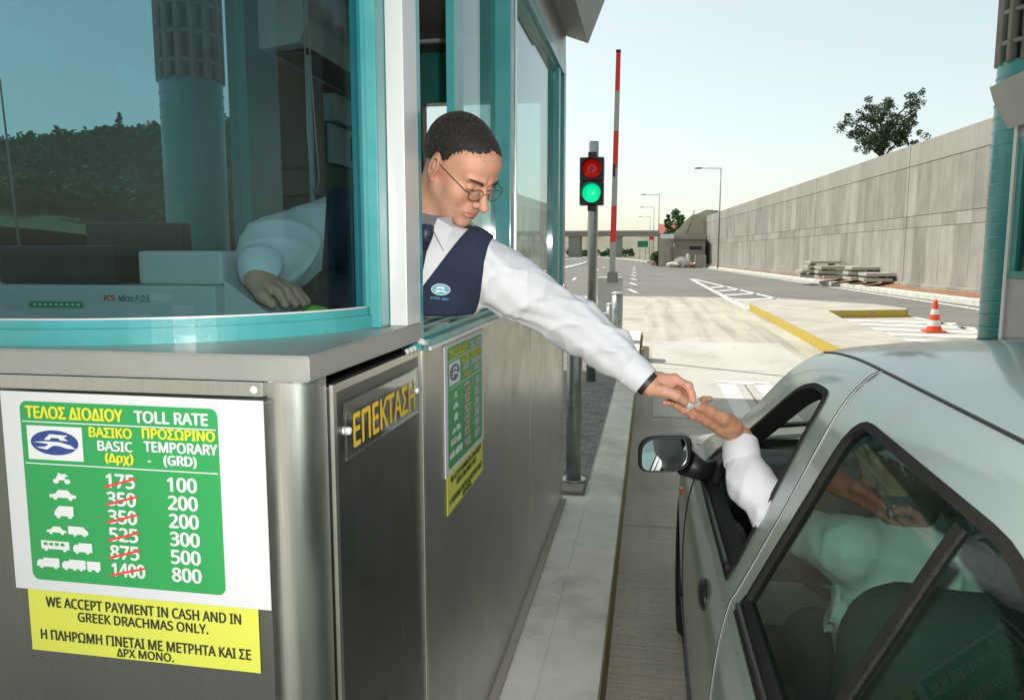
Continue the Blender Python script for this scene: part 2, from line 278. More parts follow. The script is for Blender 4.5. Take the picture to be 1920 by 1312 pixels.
class MB:
    """collects shapes into one bmesh; build() links them as one mesh object"""
    def __init__(s, *mats): s.bm = bmesh.new(); s.mats = [MT[m] if isinstance(m, str) else m for m in mats]; s.mi = 0
    def m(s, i): s.mi = i; return s
    def face(s, pts):
        try:
            f = s.bm.faces.new([s.bm.verts.new(p) for p in pts]); f.material_index = s.mi; return f
        except ValueError: return None
    def box(s, a, b, bev=0., rot=None, at=None):
        (x0, y0, z0), (x1, y1, z1) = a, b
        c = Vector(((x0 + x1) / 2, (y0 + y1) / 2, (z0 + z1) / 2))
        mt = Matrix.Translation(at if at is not None else c) @ (rot.to_4x4() if rot is not None else Matrix.Identity(4)) @ Matrix.Diagonal((abs(x1 - x0), abs(y1 - y0), abs(z1 - z0), 1))
        r = bmesh.ops.create_cube(s.bm, size=1, matrix=mt)
        fs = {f for v in r['verts'] for f in v.link_faces}
        for f in fs: f.material_index = s.mi
        if bev:
            es = list({e for v in r['verts'] for e in v.link_edges})
            q = bmesh.ops.bevel(s.bm, geom=es, offset=bev, segments=2, affect='EDGES', profile=.7)
            for f in q['faces']: f.material_index = s.mi
        return s
    def prism(s, plan, z0, z1, axis='z'):
        """closed plan polygon extruded; axis x/y/z maps plan coords (a,b) and height"""
        def P(a, b, h): return {'z': (a, b, h), 'x': (h, a, b), 'y': (a, h, b)}[axis]
        lo = [s.bm.verts.new(P(a, b, z0)) for a, b in plan]; hi = [s.bm.verts.new(P(a, b, z1)) for a, b in plan]
        n = len(plan); fs = []
        fs.append(s.bm.faces.new(lo)); fs.append(s.bm.faces.new(hi))
        for i in range(n): fs.append(s.bm.faces.new([lo[i], lo[(i + 1) % n], hi[(i + 1) % n], hi[i]]))
        for f in fs: f.material_index = s.mi
        bmesh.ops.recalc_face_normals(s.bm, faces=fs)
        return s
    def tube(s, pts, rad, seg=10, cap=True, smooth=True):
        pts = [Vector(p) for p in pts]; n = len(pts)
        rs = rad if hasattr(rad, '__len__') else [rad] * n
        rings = []; up = None
        for i, p in enumerate(pts):
            d = (pts[min(i + 1, n - 1)] - pts[max(i - 1, 0)]).normalized()
            if up is None: up = d.orthogonal().normalized()
            up = (up - d * up.dot(d)).normalized(); sd = d.cross(up)
            rings.append([s.bm.verts.new(p + (up * math.cos(a) + sd * math.sin(a)) * rs[i]) for a in [2 * math.pi * k / seg for k in range(seg)]])
        for a, b in zip(rings, rings[1:]):
            for k in range(seg):
                f = s.bm.faces.new([a[k], a[(k + 1) % seg], b[(k + 1) % seg], b[k]]); f.material_index = s.mi; f.smooth = smooth
        if cap:
            for r, rev in ((rings[0], True), (rings[-1], False)):
                f = s.bm.faces.new(r[::-1] if rev else r); f.material_index = s.mi
        return s
    def lathe(s, prof, at=(0, 0, 0), seg=24, axis='z', smooth=True, cap=True):
        """profile of (radius, height) turned about an axis through at"""
        def P(r, h, a):
            c, q = math.cos(a) * r, math.sin(a) * r
            v = {'z': (c, q, h), 'y': (c, h, q), 'x': (h, c, q)}[axis]
            return (v[0] + at[0], v[1] + at[1], v[2] + at[2])
        rings = [[s.bm.verts.new(P(r, h, 2 * math.pi * k / seg)) for k in range(seg)] for r, h in prof]
        fs = []
        for a, b in zip(rings, rings[1:]):
            for k in range(seg):
                f = s.bm.faces.new([a[k], a[(k + 1) % seg], b[(k + 1) % seg], b[k]]); f.material_index = s.mi; f.smooth = smooth; fs.append(f)
        if cap:
            for r in (rings[0], rings[-1]):
                f = s.bm.faces.new(r); f.material_index = s.mi; fs.append(f)
        bmesh.ops.recalc_face_normals(s.bm, faces=fs)
        return s
    def ball(s, c, r, sub=2, squash=(1, 1, 1), jit=0.):
        q = bmesh.ops.create_icosphere(s.bm, subdivisions=sub, radius=1, matrix=Matrix.Translation(c) @ Matrix.Diagonal((r * squash[0], r * squash[1], r * squash[2], 1)))
        for v in q['verts']:
            if jit: v.co += Vector((rng.uniform(-1, 1), rng.uniform(-1, 1), rng.uniform(-1, 1))) * r * jit
            for f in v.link_faces: f.material_index = s.mi; f.smooth = not jit
        return s
    def sheet(s, pts, z):
        return s.face([(x, y, z) for x, y in pts]) and s
    def build(s, name, parent=None, smooth_angle=None):
        me = bpy.data.meshes.new(name); s.bm.to_mesh(me); s.bm.free()
        for m in s.mats: me.materials.append(m)
        o = link(name, me, parent)
        return o

def struct(name, mb, label=None):
    return tag(mb.build(name), label, None, None, 'structure')

FONT = None
try:
    FONT = bpy.data.fonts.load(bpy.utils.system_resource('DATAFILES', path='fonts') + '/NotoSansMath-Regular.woff2')   # ships with Blender; the built-in face is the fallback
except Exception: FONT = None
# text -> mesh glued into an MB on a plane (origin o, right r, up u)
def text_into(mb, s, box, o, r, u, mi, bold=.012, shear=0.):
    """fit a line of writing into box (x0,y0,x1,y1) of plane coordinates"""
    c = bpy.data.curves.new('writing', 'FONT'); c.body = s; c.font = FONT or c.font; c.shear = shear; c.resolution_u = 3
    ob = bpy.data.objects.new('writing', c); COL.objects.link(ob)
    me = bpy.data.meshes.new_from_object(ob.evaluated_get(bpy.context.evaluated_depsgraph_get()))
    co = np.zeros(len(me.vertices) * 3); me.vertices.foreach_get('co', co); co = co.reshape(-1, 3)
    lo, hi = co.min(0), co.max(0)
    x0, y0, x1, y1 = box
    n = r.cross(u).normalized()
    w_ = (y1 - y0) * bold * 3.2
    for k, (dx, dy) in enumerate(((0, 0), (w_, 0), (-w_, 0), (0, w_ * .6), (0, -w_ * .6))):       # emboldened by overprinting
        vs = []
        for p in co:
            a = x0 + w_ + (p[0] - lo[0]) / (hi[0] - lo[0]) * (x1 - x0 - 2 * w_) + dx; b = y0 + (p[1] - lo[1]) / (hi[1] - lo[1]) * (y1 - y0) + dy
            vs.append(o + r * a + u * b + n * (.00016 * k))
        for pl in me.polygons:
            try:
                lift = n * rng.uniform(0, .00012)                     # overlapping strokes of one glyph never share a plane
                f = mb.bm.faces.new([mb.bm.verts.new(vs[i] + lift) for i in pl.vertices]); f.material_index = mi
            except ValueError: pass
    bpy.data.objects.remove(ob); bpy.data.curves.remove(c); bpy.data.meshes.remove(me)

def poly_into(mb, pts, o, r, u, mi, lift=0.):
    n = r.cross(u).normalized()
    f = mb.bm.faces.new([mb.bm.verts.new(o + r * a + u * b + n * lift) for a, b in pts]); f.material_index = mi

# ------------------------------------------------------------------ signed-distance sculpting (people)
def smin(a, b, k):
    h = np.clip(.5 + .5 * (b - a) / k, 0, 1)
    return b + (a - b) * h - k * h * (1 - h)
def smax(a, b, k): return -smin(-a, -b, k)
def sd_ell(P, c, r, rot=None):
    q = P - np.asarray(c, float)
    if rot is not None: q = q @ rot
    r = np.asarray(r, float)
    k0 = np.linalg.norm(q / r, axis=-1); k1 = np.linalg.norm(q / (r * r), axis=-1) + 1e-9
    return k0 * (k0 - 1) / k1
def sd_cone(P, a, b, ra, rb):
    a, b = np.asarray(a, float), np.asarray(b, float); ab = b - a
    t = np.clip(((P - a) @ ab) / (ab @ ab), 0, 1)
    return np.linalg.norm(P - a - t[..., None] * ab, axis=-1) - (ra + (rb - ra) * t)
def sd_chain(P, pts, rs, k=.004):
    d = None
    for i in range(len(pts) - 1):
        e = sd_cone(P, pts[i], pts[i + 1], rs[i], rs[i + 1])
        d = e if d is None else smin(d, e, k)
    return d
def surface_net(fn, lo, hi, h):
    """mesh of the zero level of fn by naive surface nets"""
    lo, hi = np.asarray(lo, float), np.asarray(hi, float)
    n = np.ceil((hi - lo) / h).astype(int) + 1
    ax = [lo[i] + h * np.arange(n[i]) for i in range(3)]
    F = np.empty(n, np.float32)
    for i0 in range(0, n[0], 12):
        G = np.stack(np.meshgrid(ax[0][i0:i0 + 12], ax[1], ax[2], indexing='ij'), -1)
        F[i0:i0 + 12] = fn(G)
    I = F < 0
    cnt = np.zeros(n - 1, np.int16)
    sl = [slice(None, -1), slice(1, None)]
    corners = [(a, b, c) for a in (0, 1) for b in (0, 1) for c in (0, 1)]
    for a, b, c in corners: cnt += I[sl[a], sl[b], sl[c]]
    act = (cnt > 0) & (cnt < 8)
    idx = -np.ones(n - 1, np.int64); ids = np.argwhere(act); idx[act] = np.arange(len(ids))
    acc = np.zeros((len(ids), 3)); num = np.zeros(len(ids))
    val = {c: F[ids[:, 0] + c[0], ids[:, 1] + c[1], ids[:, 2] + c[2]].astype(float) for c in corners}
    for c in corners:
        for d in range(3):
            if c[d] == 0:
                e = list(c); e[d] = 1; e = tuple(e)
                va, vb = val[c], val[e]; x = (va < 0) != (vb < 0)
                t = np.where(x, va / np.where(x, va - vb, 1), 0)
                p = np.tile(np.array(c, float), (len(ids), 1)); p[:, d] += t
                acc[x] += p[x]; num[x] += 1
    V = lo + h * (ids + acc / num[:, None])
    faces = []
    for d in range(3):
        e, f = [(1, 2), (2, 0), (0, 1)][d]
        A = [slice(None)] * 3; B = [slice(None)] * 3
        A[d] = slice(None, -1); B[d] = slice(1, None)
        for ax_ in (e, f): A[ax_] = slice(1, -1); B[ax_] = slice(1, -1)
        a, b = I[tuple(A)], I[tuple(B)]
        for cond, flip in ((a & ~b, False), (~a & b, True)):
            q = np.argwhere(cond); q[:, e] += 1; q[:, f] += 1
            if not len(q): continue
            def cell(de, df):
                r = q.copy(); r[:, e] -= de; r[:, f] -= df
                return idx[r[:, 0], r[:, 1], r[:, 2]]
            quad = np.stack([cell(1, 1), cell(0, 1), cell(0, 0), cell(1, 0)], 1)
            faces.append(quad[:, ::-1] if flip else quad)
    return V, np.concatenate(faces)
def sdf_obj(name, fn, lo, hi, h, mats, parent=None, assign=None, xf=None):
    V, Fq = surface_net(fn, lo, hi, h)
    cen = V[Fq].mean(1)
    W = V if xf is None else V @ np.asarray(xf[0]).T + np.asarray(xf[1])
    me = bpy.data.meshes.new(name)
    me.vertices.add(len(W)); me.vertices.foreach_set('co', W.astype(np.float32).ravel())
    me.loops.add(len(Fq) * 4); me.loops.foreach_set('vertex_index', Fq.ravel().astype(np.int32))
    me.polygons.add(len(Fq)); me.polygons.foreach_set('loop_start', np.arange(0, len(Fq) * 4, 4, dtype=np.int32))
    for m in mats: me.materials.append(MT[m])
    if assign is not None: me.polygons.foreach_set('material_index', assign(cen).astype(np.int32))
    me.polygons.foreach_set('use_smooth', np.ones(len(Fq), bool))
    me.update(calc_edges=True); me.validate()
    return link(name, me, parent)

# ------------------------------------------------------------------ the ground, roads, islands
def ground():
    mb = MB('earth'); mb.sheet([(-1500, -600), (1500, -600), (1500, 2500), (-1500, 2500)], -.03); struct('ground', mb)
    far_kerb = [(10.7, -30), (10.5, 10), (10.25, 26), (9.75, 32), (8.97, 46), (8.0, 64), (6.6, 89), (4.4, 106), (1.8, 123), (-1.6, 164), (-9, 230), (-20, 320), (-34, 420)]
    mb = MB('asphalt')
    left = [(-75, 420), (-52, 300), (-38, 200), (-32, 120), (-30, 60), (-30, -60)]
    pts = [(10.7, -60)] + far_kerb + left
    mb.face([(x, y, 0) for x, y in pts]); struct('road', mb)
    mb = MB('lane')
    mb.face([(x, y, .004) for x, y in [(-.13, -20), (3.2, -20), (3.2, 14.5), (3.0, 24), (2.9, 30.2), (-.13, 30.2)]]); struct('lane_pavement', mb)
    mb = MB('island')
    mb.face([(x, y, .004) for x, y in [(-29, -20), (-.13, -20), (-.13, 30.2), (-29, 30.2)]])
    mb.face([(x, y, .004) for x, y in [(3.2, -20), (7.0, -20), (7.0, 17), (6.6, 24), (2.9, 30.2), (3.0, 24), (3.2, 14.5)]])
    struct('plaza_pavement', mb)
    mb = MB('patch'); mb.face([(x, y, .008) for x, y in [(.06, 7.84), (2.35, 7.84), (2.35, 14.76), (.06, 14.76)]]); struct('pavement_patch', mb)
    # transverse joints of the slab
    mb = MB('soil', 'black')
    for y in (4.6, 11.2, 17.5, 23.5): mb.m(1).sheet([(-.12, y), (3.0, y), (3.0, y + .007), (-.12, y + .007)], .010)
    struct('pavement_joint', mb)
    # far kerb and the strip of soil at the wall's foot
    mb = MB('kerb')
    inner = [(x + .38, y + .1) for x, y in far_kerb]
    for (a, b, c, d) in zip(far_kerb, far_kerb[1:], inner, inner[1:]):
        mb.face([(*a, 0), (*b, 0), (*b, .17), (*a, .17)]); mb.face([(*a, .17), (*b, .17), (*d, .19), (*c, .19)])
        mb.face([(*c, .19), (*d, .19), (*d, 0), (*c, 0)])
    struct('kerb', mb)
    mb = MB('soil')
    for i in range(1, 8):
        a, b = inner[i], inner[i + 1]
        N = 14
        for j in range(N):
            p = [a[k] + (b[k] - a[k]) * j / N for k in (0, 1)]; q = [a[k] + (b[k] - a[k]) * (j + 1) / N for k in (0, 1)]
            for s in range(4):
                o0, o1 = s * .75, (s + 1) * .75
                hh = lambda x, y: .19 + .11 * x + (.07 * math.sin(x * 3.1 + y * 1.7) * math.sin(y * .9) + .04 * math.sin(y * 5.3)) * min(1, x)
                mb.face([(p[0] + o0, p[1], hh(o0, p[1]) if s else .16), (p[0] + o1, p[1], hh(o1, p[1])), (q[0] + o1, q[1], hh(o1, q[1])), (q[0] + o0, q[1], hh(o0, q[1]) if s else .16)])
    struct('soil_strip', mb)
    # painted markings
    def stripe(mb, a, b, wd, z=.009):
        a, b = Vector((*a, z)), Vector((*b, z)); n = Vector((-(b - a).y, (b - a).x, 0)).normalized() * wd / 2
        mb.face([a - n, b - n, b + n, a + n])
    mb = MB('paint')
    stripe(mb, (2.60, 51), (2.88, 23.8), .22, .0125); stripe(mb, (2.75, 51), (4.7, 28), .2, .0125)          # gore outline
    for k in range(5):
        y = 25.6 + k * 3.4; xr = 2.75 + (51 - y) * .0865; xl = 2.66 + (51 - y) * .0105
        if xr - xl > .3: stripe(mb, (xl, y - .9), (xr, y + .9), .42, .0125)
    for k in range(6):
        y = 14.2 + k * 1.12; stripe(mb, (4.5, y + .5), (7.1, y - .15), .46, .0125)                          # hatching by the cone
    stripe(mb, (7.05, 13), (6.75, 21.5), .16, .0125)
    stripe(mb, (9.75, 8), (9.55, 26), .2); stripe(mb, (9.55, 26), (8.6, 44), .2); stripe(mb, (8.6, 44), (6.2, 88), .2); stripe(mb, (6.2, 88), (1.3, 123), .22); stripe(mb, (1.3, 123), (-2.4, 164), .25)
    stripe(mb, (-9.4, 60), (-10.5, 110), .2); stripe(mb, (-10.5, 110), (-14, 170), .22); stripe(mb, (-14, 170), (-30, 300), .25)
    for k in range(9): stripe(mb, (-.55 - .14 * k * 1.1, 33 + k * 8.), (-.95 - .14 * k * 1.1, 36.2 + k * 8.), .17)
    for k in range(5): stripe(mb, (-4.5 - .2 * k, 34 + k * 14.), (-4.8 - .2 * k, 39 + k * 14.), .17)
    # ladder-shaped pay-lane mark on the slab
    for x in (.98, 1.42): stripe(mb, (x, 6.6), (x, 10.05), .2, .0125)
    stripe(mb, (.885, 10.12), (1.515, 10.12), .24, .0125)
    struct('road_marking', mb)
    mb = MB('asphalt')
    stripe(mb, (1.2, 6.6), (1.2, 9.95), .02, .0125)
    tag(mb.build('road_marking_gap'), None, None, None, 'structure')
ground()

def toll_island():
    mb = MB('kerb', 'yellow_worn')
    # island body behind the kerb stones
    mb.m(0).box((-2.0, -8, 0), (-.33, 14, .262))
    y = -8.
    while y < 14:                                                       # kerb stones, 1 m each with open joints
        y1 = min(y + 1.996, 14)
        mb.m(0).box((-.33, y, 0), (-.132, y1, .27), .012)
        y += 2.0
    mb.m(1)
    y = -8.
    while y < 14: mb.box((-.132, y + .004, .02), (-.129, min(y + 1.992, 13.99), .245)); y += 2.0
    struct('island', mb)
    mb = MB('pave'); mb.sheet([(-1.95, 4.33), (-.345, 4.33), (-.345, 13.9), (-1.95, 13.9)], .268); struct('paving', mb)
    mb = MB('conc'); mb.box((-.50, 4.36, .268), (-.36, 4.50, .285), .004); struct('island_step', mb)
toll_island()

def right_island():
    mb = MB('island', 'yellow')
    plan = [(2.9, -20), (2.9, 20.5), (2.88, 23.5), (3.05, 24.9), (4.3, 26.2), (6.4, 23.6), (6.75, 22.0), (6.55, 21.55), (4.5, 20.9), (4.28, 18.4), (4.25, -20)]
    mb.m(0).prism(plan, 0, .2)
    mb.m(1)
    def skin(a, b):
        a, b = Vector((*a, 0)), Vector((*b, 0)); n = Vector(((b - a).y, -(b - a).x, 0)).normalized() * -.003
        mb.face([a + n + Vector((0, 0, .005)), b + n + Vector((0, 0, .005)), b + n + Vector((0, 0, .193)), a + n + Vector((0, 0, .193))])
    for i in (0, 1, 2): skin(plan[i], plan[i + 1])
    skin(plan[7], plan[8]); skin(plan[6], plan[7])
    struct('splitter_island', mb)
right_island()

# ------------------------------------------------------------------ retaining wall, hut, bridge, lamps
WA = math.atan2(-.066, 1)      # the wall runs along (−.066, 1)
def retaining_wall():
    t = thing('retaining_wall', 'tall board-marked concrete retaining wall along the right side of the road', 'wall', (11.3, 29, 0))
    t.rotation_euler = (0, 0, R(90) + math.atan(.066))
    mb = MB('wall')
    xs = [-30, -7, 7.2, 21.5, 38, 55, 73]
    for a, b in zip(xs, xs[1:]):
        mb.box((a + .03, -.5, 2.72), (b - .03, 0, 3.19)); mb.box((a + .03, -.5, -.1), (b - .03, .02, 2.7)); mb.box((a + .03, -.5, 3.21), (b - .03, .01, 5.28)); mb.box((a + .03, -.5, 5.30), (b - .03, .025, 6.2), .02)
        mb.box((a + .03, 0.03, -.1), (b - .03, .16, .42), .03)
    o = mb.build('wall_panels', t)
    mb = MB('black')
    for a in xs: mb.box((a - .028, -.4, 0), (a + .028, -.02, 6.15))
    for z in (2.70, 3.19, 5.28): mb.box((-29.9, -.4, z + .001), (72.9, -.03, z + .019))
    mb.build('joint', t)
retaining_wall()

def lamp_post(label, x, y, h, arm, side=-1, tilt=0):
    t = thing('street_lamp', label, 'street lamp', (x, y, .1), 'street lamps along the motorway')
    r = .065 if h < 12 else .08
    MB('lampgrey').tube([(0, 0, 0), (0, 0, h * .5), (0, 0, h)], [r * 1.35, r, r * .75], 10).build('pole', t)
    MB('lampgrey').tube([(0, 0, h - .03), (side * arm * .75, 0, h + .02)], .04, 8).build('arm', t)
    mb = MB('lampgrey', 'clear')
    mb.m(0).ball((side * arm * .9, 0, h + .03), .5, 2, (.95, .36, .2))
    o = mb.build('lamp_head', t)
    return t
lamp_post('tall grey street lamp standing in front of the concrete wall', 6.9, 83.3, 10.2, 2.5)
lamp_post('second street lamp beyond the hut, its head level with the bush', 1.2, 130, 11.0, 2.8)
lamp_post('third street lamp from the wall, above the green motorway sign', .5, 165, 11.0, 2.8)
lamp_post('smallest street lamp, the farthest one with its head over the bridge', -.3, 205, 10.9, 2.8)
lamp_post('thin lamp post left of the traffic light, in front of the bridge', -18.5, 230, 11.5, 2.6, 1)
lp = lamp_post('leaning grey lamp post seen through the booth glass against wooded hill', -36.4, 40, 11.5, 2.8)
lp.rotation_euler = (0, R(-2.5), 0)

def hut():
    t = thing('concrete_hut', 'small concrete hut with flat roof and a dark slit window at the wall end', 'hut', (0, 0, 0))
    mb = MB('conc'); mb.box((2.75, 95, 0), (6.35, 99, 3.3)); mb.box((2.5, 94.6, 2.9), (2.7, 94.9, 3.28)); mb.build('wall', t)
    mb = MB('conc'); mb.box((2.45, 94.4, 3.3), (6.4, 99.2, 3.86), .04); mb.build('roof', t)
    mb = MB('black'); mb.box((4.5, 94.97, 2.06), (5.95, 95.02, 2.5)); mb.build('window', t)
    t = thing('cabinet_on_posts', 'white flat-topped box on grey posts left of the concrete hut', 'cabinet', (0, 0, 0))
    MB('white').box((1.15, 92, 3.35), (2.6, 94, 3.85), .05).build('box', t)
    for x in (1.95, 2.2): MB('grey').box((x, 92.6, .1), (x + .12, 92.8, 3.35)).build('post', t)
    tag(MB('wood').box((2.28, 92.3, .1), (2.68, 92.4, 2.4)).build('wooden_board'), 'brown upright board leaning between the white cabinet and the hut', 'board')
    # sprayed slope above the hut
    mb = MB('sprayed'); prof = [(1.2, 3.7), (2.2, 3.85), (2.9, 4.3), (3.5, 4.95), (4.2, 5.6), (4.9, 6.25), (5.6, 6.6), (6.4, 6.95), (7.6, 6.95)]
    N = 5
    for i in range(len(prof) - 1):
        for k in range(N):
            for_ = lambda p, q: (p[0] + .55 * q + .22 * math.sin(p[1] * 3 + q), 99.2 + q * 2.4, p[1] * (1 - .0) + .06 * math.sin(q * 2 + p[0] * 4))
            mb.face([for_(prof[i], k), for_(prof[i + 1], k), for_(prof[i + 1], k + 1), for_(prof[i], k + 1)])
    for i in range(len(prof) - 1):
        a, b = prof[i], prof[i + 1]; f0 = lambda p: (p[0] + .22 * math.sin(p[1] * 3), 99.2, p[1] + .06 * math.sin(p[0] * 4))
        p, q = f0(a), f0(b); mb.face([(p[0], 99.2, 0), (q[0], 99.2, 0), q, p])
    tag(mb.build('slope'), None, None, None, 'structure')
    tag(MB('wood').tube([(4.3, 98.9, 3.9), (5.2, 99.0, 6.9)], .06, 6).build('wooden_pole'), 'brown pole leaning against the pale slope above hut', 'pole')
hut()

def bridge():
    t = thing('overpass', 'concrete road bridge crossing the motorway in the far distance', 'bridge', (0, 0, 0))
    MB('conc').box((-120, 345, 9.2), (9, 357, 10.4), .05).build('deck', t)
    MB('conc').box((-120, 344.7, 10.4), (9, 345.1, 11.5)).build('parapet', t)
    for x in (-50, -33.5, -15.2):
        MB('conc').box((x - 2.6, 346, 0), (x + 2.6, 356, 9.2), .2).build('pier', t)
    MB('conc').box((3, 345, 0), (9, 357, 9.2)).build('abutment', t)
    mb = MB('earth')
    mb.face([(9, 340, 0), (80, 340, 0), (80, 352, 10), (9, 352, 10)]); mb.face([(9, 352, 10), (80, 352, 10), (80, 370, 0), (9, 370, 0)])
    tag(mb.build('embankment'), None, None, None, 'structure')
    t = thing('motorway_sign', 'green motorway direction sign on two posts beside the far road', 'road sign', (0, 0, 0))
    MB('green').box((-3.3, 200, 3.2), (-.7, 200.08, 4.75), .03).build('sign_panel', t)
    for x in (-2.7, -1.3): MB('grey').tube([(x, 200.15, 0), (x, 200.15, 4.6)], .07, 8).build('post', t)
    t = thing('red_sign', 'small red and white roadside sign beside the white cabinet', 'road sign', (0, 0, 0))
    MB('red').box((-.3, 139.95, 4.0), (.5, 140.0, 4.6)).build('sign_panel', t); MB('grey').tube([(.1, 140.05, 0), (.1, 140.05, 4.5)], .05, 8).build('post', t)
bridge()

def guardrail():
    t = thing('guardrail', 'low white steel guardrail on short posts left of the traffic light', 'guardrail', (0, 0, 0))
    pts = [(-8.9, 62), (-9.4, 90), (-10.4, 120), (-12.5, 155), (-17, 200)]
    for z in (.55, .85): MB('alu').tube([(x, y, z) for x, y in pts], .07, 6).build('rail', t)
    for i, (a, b) in enumerate(zip(pts, pts[1:])):
        for k in range(7):
            f = k / 7; x = a[0] + (b[0] - a[0]) * f; y = a[1] + (b[1] - a[1]) * f
            MB('alu').box((x - .06, y - .06, 0), (x + .06, y + .06, .9)).build('post', t)
    mb = MB('kerb')
    for a, b in zip(pts, pts[1:]): mb.face([(a[0] + .35, a[1], .02), (b[0] + .35, b[1], .02), (b[0] - .35, b[1], .16), (a[0] - .35, a[1], .16)])
    tag(mb.build('median_kerb'), None, None, None, 'structure')
guardrail()

# ------------------------------------------------------------------ trees
def leaf_cluster(mb, c, r, n, size, squash=(1, 1, .8), gaps=0):
    for _ in range(n):
        d = Vector((rng.gauss(0, 1), rng.gauss(0, 1), rng.gauss(0, 1))).normalized() * r * (rng.random() ** .45)
        p = Vector(c) + Vector((d.x * squash[0], d.y * squash[1], d.z * squash[2]))
        a = Vector((rng.gauss(0, 1), rng.gauss(0, 1), rng.gauss(0, .6))).normalized(); b = a.orthogonal().normalized()
        b = (b * math.cos(rng.random() * 6.3) + a.cross(b) * math.sin(rng.random() * 6.3)).normalized()
        s = size * rng.uniform(.6, 1.4)
        mb.face([p - a * s, p + b * s * .55, p + a * s, p - b * s * .55])

def wall_tree():
    t = thing('broadleaf_tree', 'lone dark broadleaf tree growing behind the top of concrete wall', 'tree', (12.5, 46, 4.55)); t.scale = (1.1, 1.1, 1.1)
    mb = MB('bark'); mb.tube([(.2, 0, -4.1), (0, 0, 0), (-.1, 0, 1.5), (-.25, 0, 2.6), (-.35, 0, 3.2)], [.26, .2, .17, .13, .10], 8)
    tips = []
    for k in range(15):
        a = k * 2.4 + rng.uniform(-.3, .3); l = rng.uniform(.8, 1.6); z0 = rng.uniform(1.9, 3.2)
        e = Vector((-.25 + math.cos(a) * l * 1.05, math.sin(a) * l * .7, z0 + rng.uniform(.3, 1.9)))
        s = Vector((-.15 - .08 * z0 / 3, 0, z0)); m_ = s.lerp(e, .5) + Vector((0, 0, .15))
        mb.tube([s, m_, e], [.06, .04, .015], 6); tips += [e, m_.lerp(e, .5)]
        for q in range(3):
            e2 = e + Vector((rng.uniform(-.5, .5), rng.uniform(-.4, .4), rng.uniform(-.2, .5))); mb.tube([m_.lerp(e, .6), e2], [.02, .008], 5); tips.append(e2)
    mb.build('trunk', t)
    mb = MB('leaf')
    for e in tips:
        if abs(e.x + .2) < 2.0: leaf_cluster(mb, e, rng.uniform(.2, .34), 60, .062)
    for k in range(95):
        a, f = rng.uniform(0, 6.28), rng.random() ** .5
        x, z = math.cos(a) * 1.85 * f, 1.25 * math.sin(a) * f
        if math.sin(a * 3 + 1) * f > .72: continue
        leaf_cluster(mb, (-.2 + x, rng.uniform(-.9, .9), 3.5 + z + .25 * math.sin(x * 3)), rng.uniform(.16, .34), 58, .06)
    mb.build('crown', t)
wall_tree()

def bush(label, x, y, h, wd, n, mat='leaf3', size=.16):
    t = thing('bushy_tree', label, 'tree', (x, y, 0))
    MB('bark').tube([(0, 0, 0), (0, 0, h * .6)], [.16, .08], 7).build('trunk', t)
    mb = MB(mat)
    for k in range(26):
        z = h * rng.uniform(.35, .97); f = 1 - abs(z / h - .55) * 1.1
        leaf_cluster(mb, (rng.uniform(-1, 1) * wd * f * .7, rng.uniform(-1, 1) * wd * f * .6, z), wd * .38, n, size)
    mb.build('crown', t)
bush('green bushy tree rising behind the pale slope above the hut', 4.2, 138, 9.0, 2.1, 90, 'leaf3', .22)
bush('slim dark tree beside the red-roofed house beyond the hut', 3.0, 142, 8.6, 1.0, 60, 'leaf', .2)
bush('low green shrub by the road left of the white cabinet', .9, 104, 1.7, 1.2, 60, 'leaf3', .12)

def house():
    t = thing('house', 'pale house with red tiled roof behind the bushy tree', 'house', (0, 0, 0))
    MB('sprayed').box((1.9, 170, 0), (7.0, 177, 5.9)).build('wall', t)
    MB('tile').prism([(169.6, 5.9), (177.4, 5.9), (173.5, 8.0)], 1.6, 7.3, 'x').build('roof', t)
    MB('black').box((2.4, 169.97, 4.0), (3.2, 170.02, 5.2)).build('window', t)
house()

def debris():
    def bag(label, c, r, sq, jit):
        tag(MB('bag').ball(c, r, 2, sq, jit).build('rubble_bag'), label, 'bag', 'rubble bags by the hut')
    bag('largest white rubble bag slumped in front of the hut', (3.6, 91.5, .65), .8, (1.25, .8, .75), .09)
    bag('flat white bag left of the largest rubble bag', (2.55, 90.8, .35), .6, (1.3, .8, .5), .1)
    bag('pointed white bag lying on top of the largest rubble bag', (4.25, 92, 1.25), .33, (.8, .8, 1.1), .12)
    tag(MB('conc').box((5.0, 90.5, .1), (6.2, 92, 1.45), .06).build('concrete_block'), 'squat weathered concrete block at the right of the rubble bags', 'block')
    mb = MB('sand')
    for k in range(70): mb.ball((rng.gauss(4.6, .7), rng.uniform(90.4, 93), .2 + rng.random() * .35), rng.uniform(.08, .28), 1, (1, 1, .7), .2)
    for k in range(80): mb.ball((rng.gauss(.7, .7), rng.uniform(108, 114), .2 + rng.random() * .35), rng.uniform(.08, .3), 1, (1, 1, .7), .2)
    tag(mb.build('rubble'), 'reddish broken rubble heaped beside the hut and the far kerb', 'rubble', None, 'stuff')
    tag(MB('white').box((-.9, 112, .15), (-.75, 113.5, 1.6), .02, Matrix.Rotation(.35, 3, 'Y')).build('road_plank'), 'pale plank propped up at the far bend of kerb', 'plank')
debris()

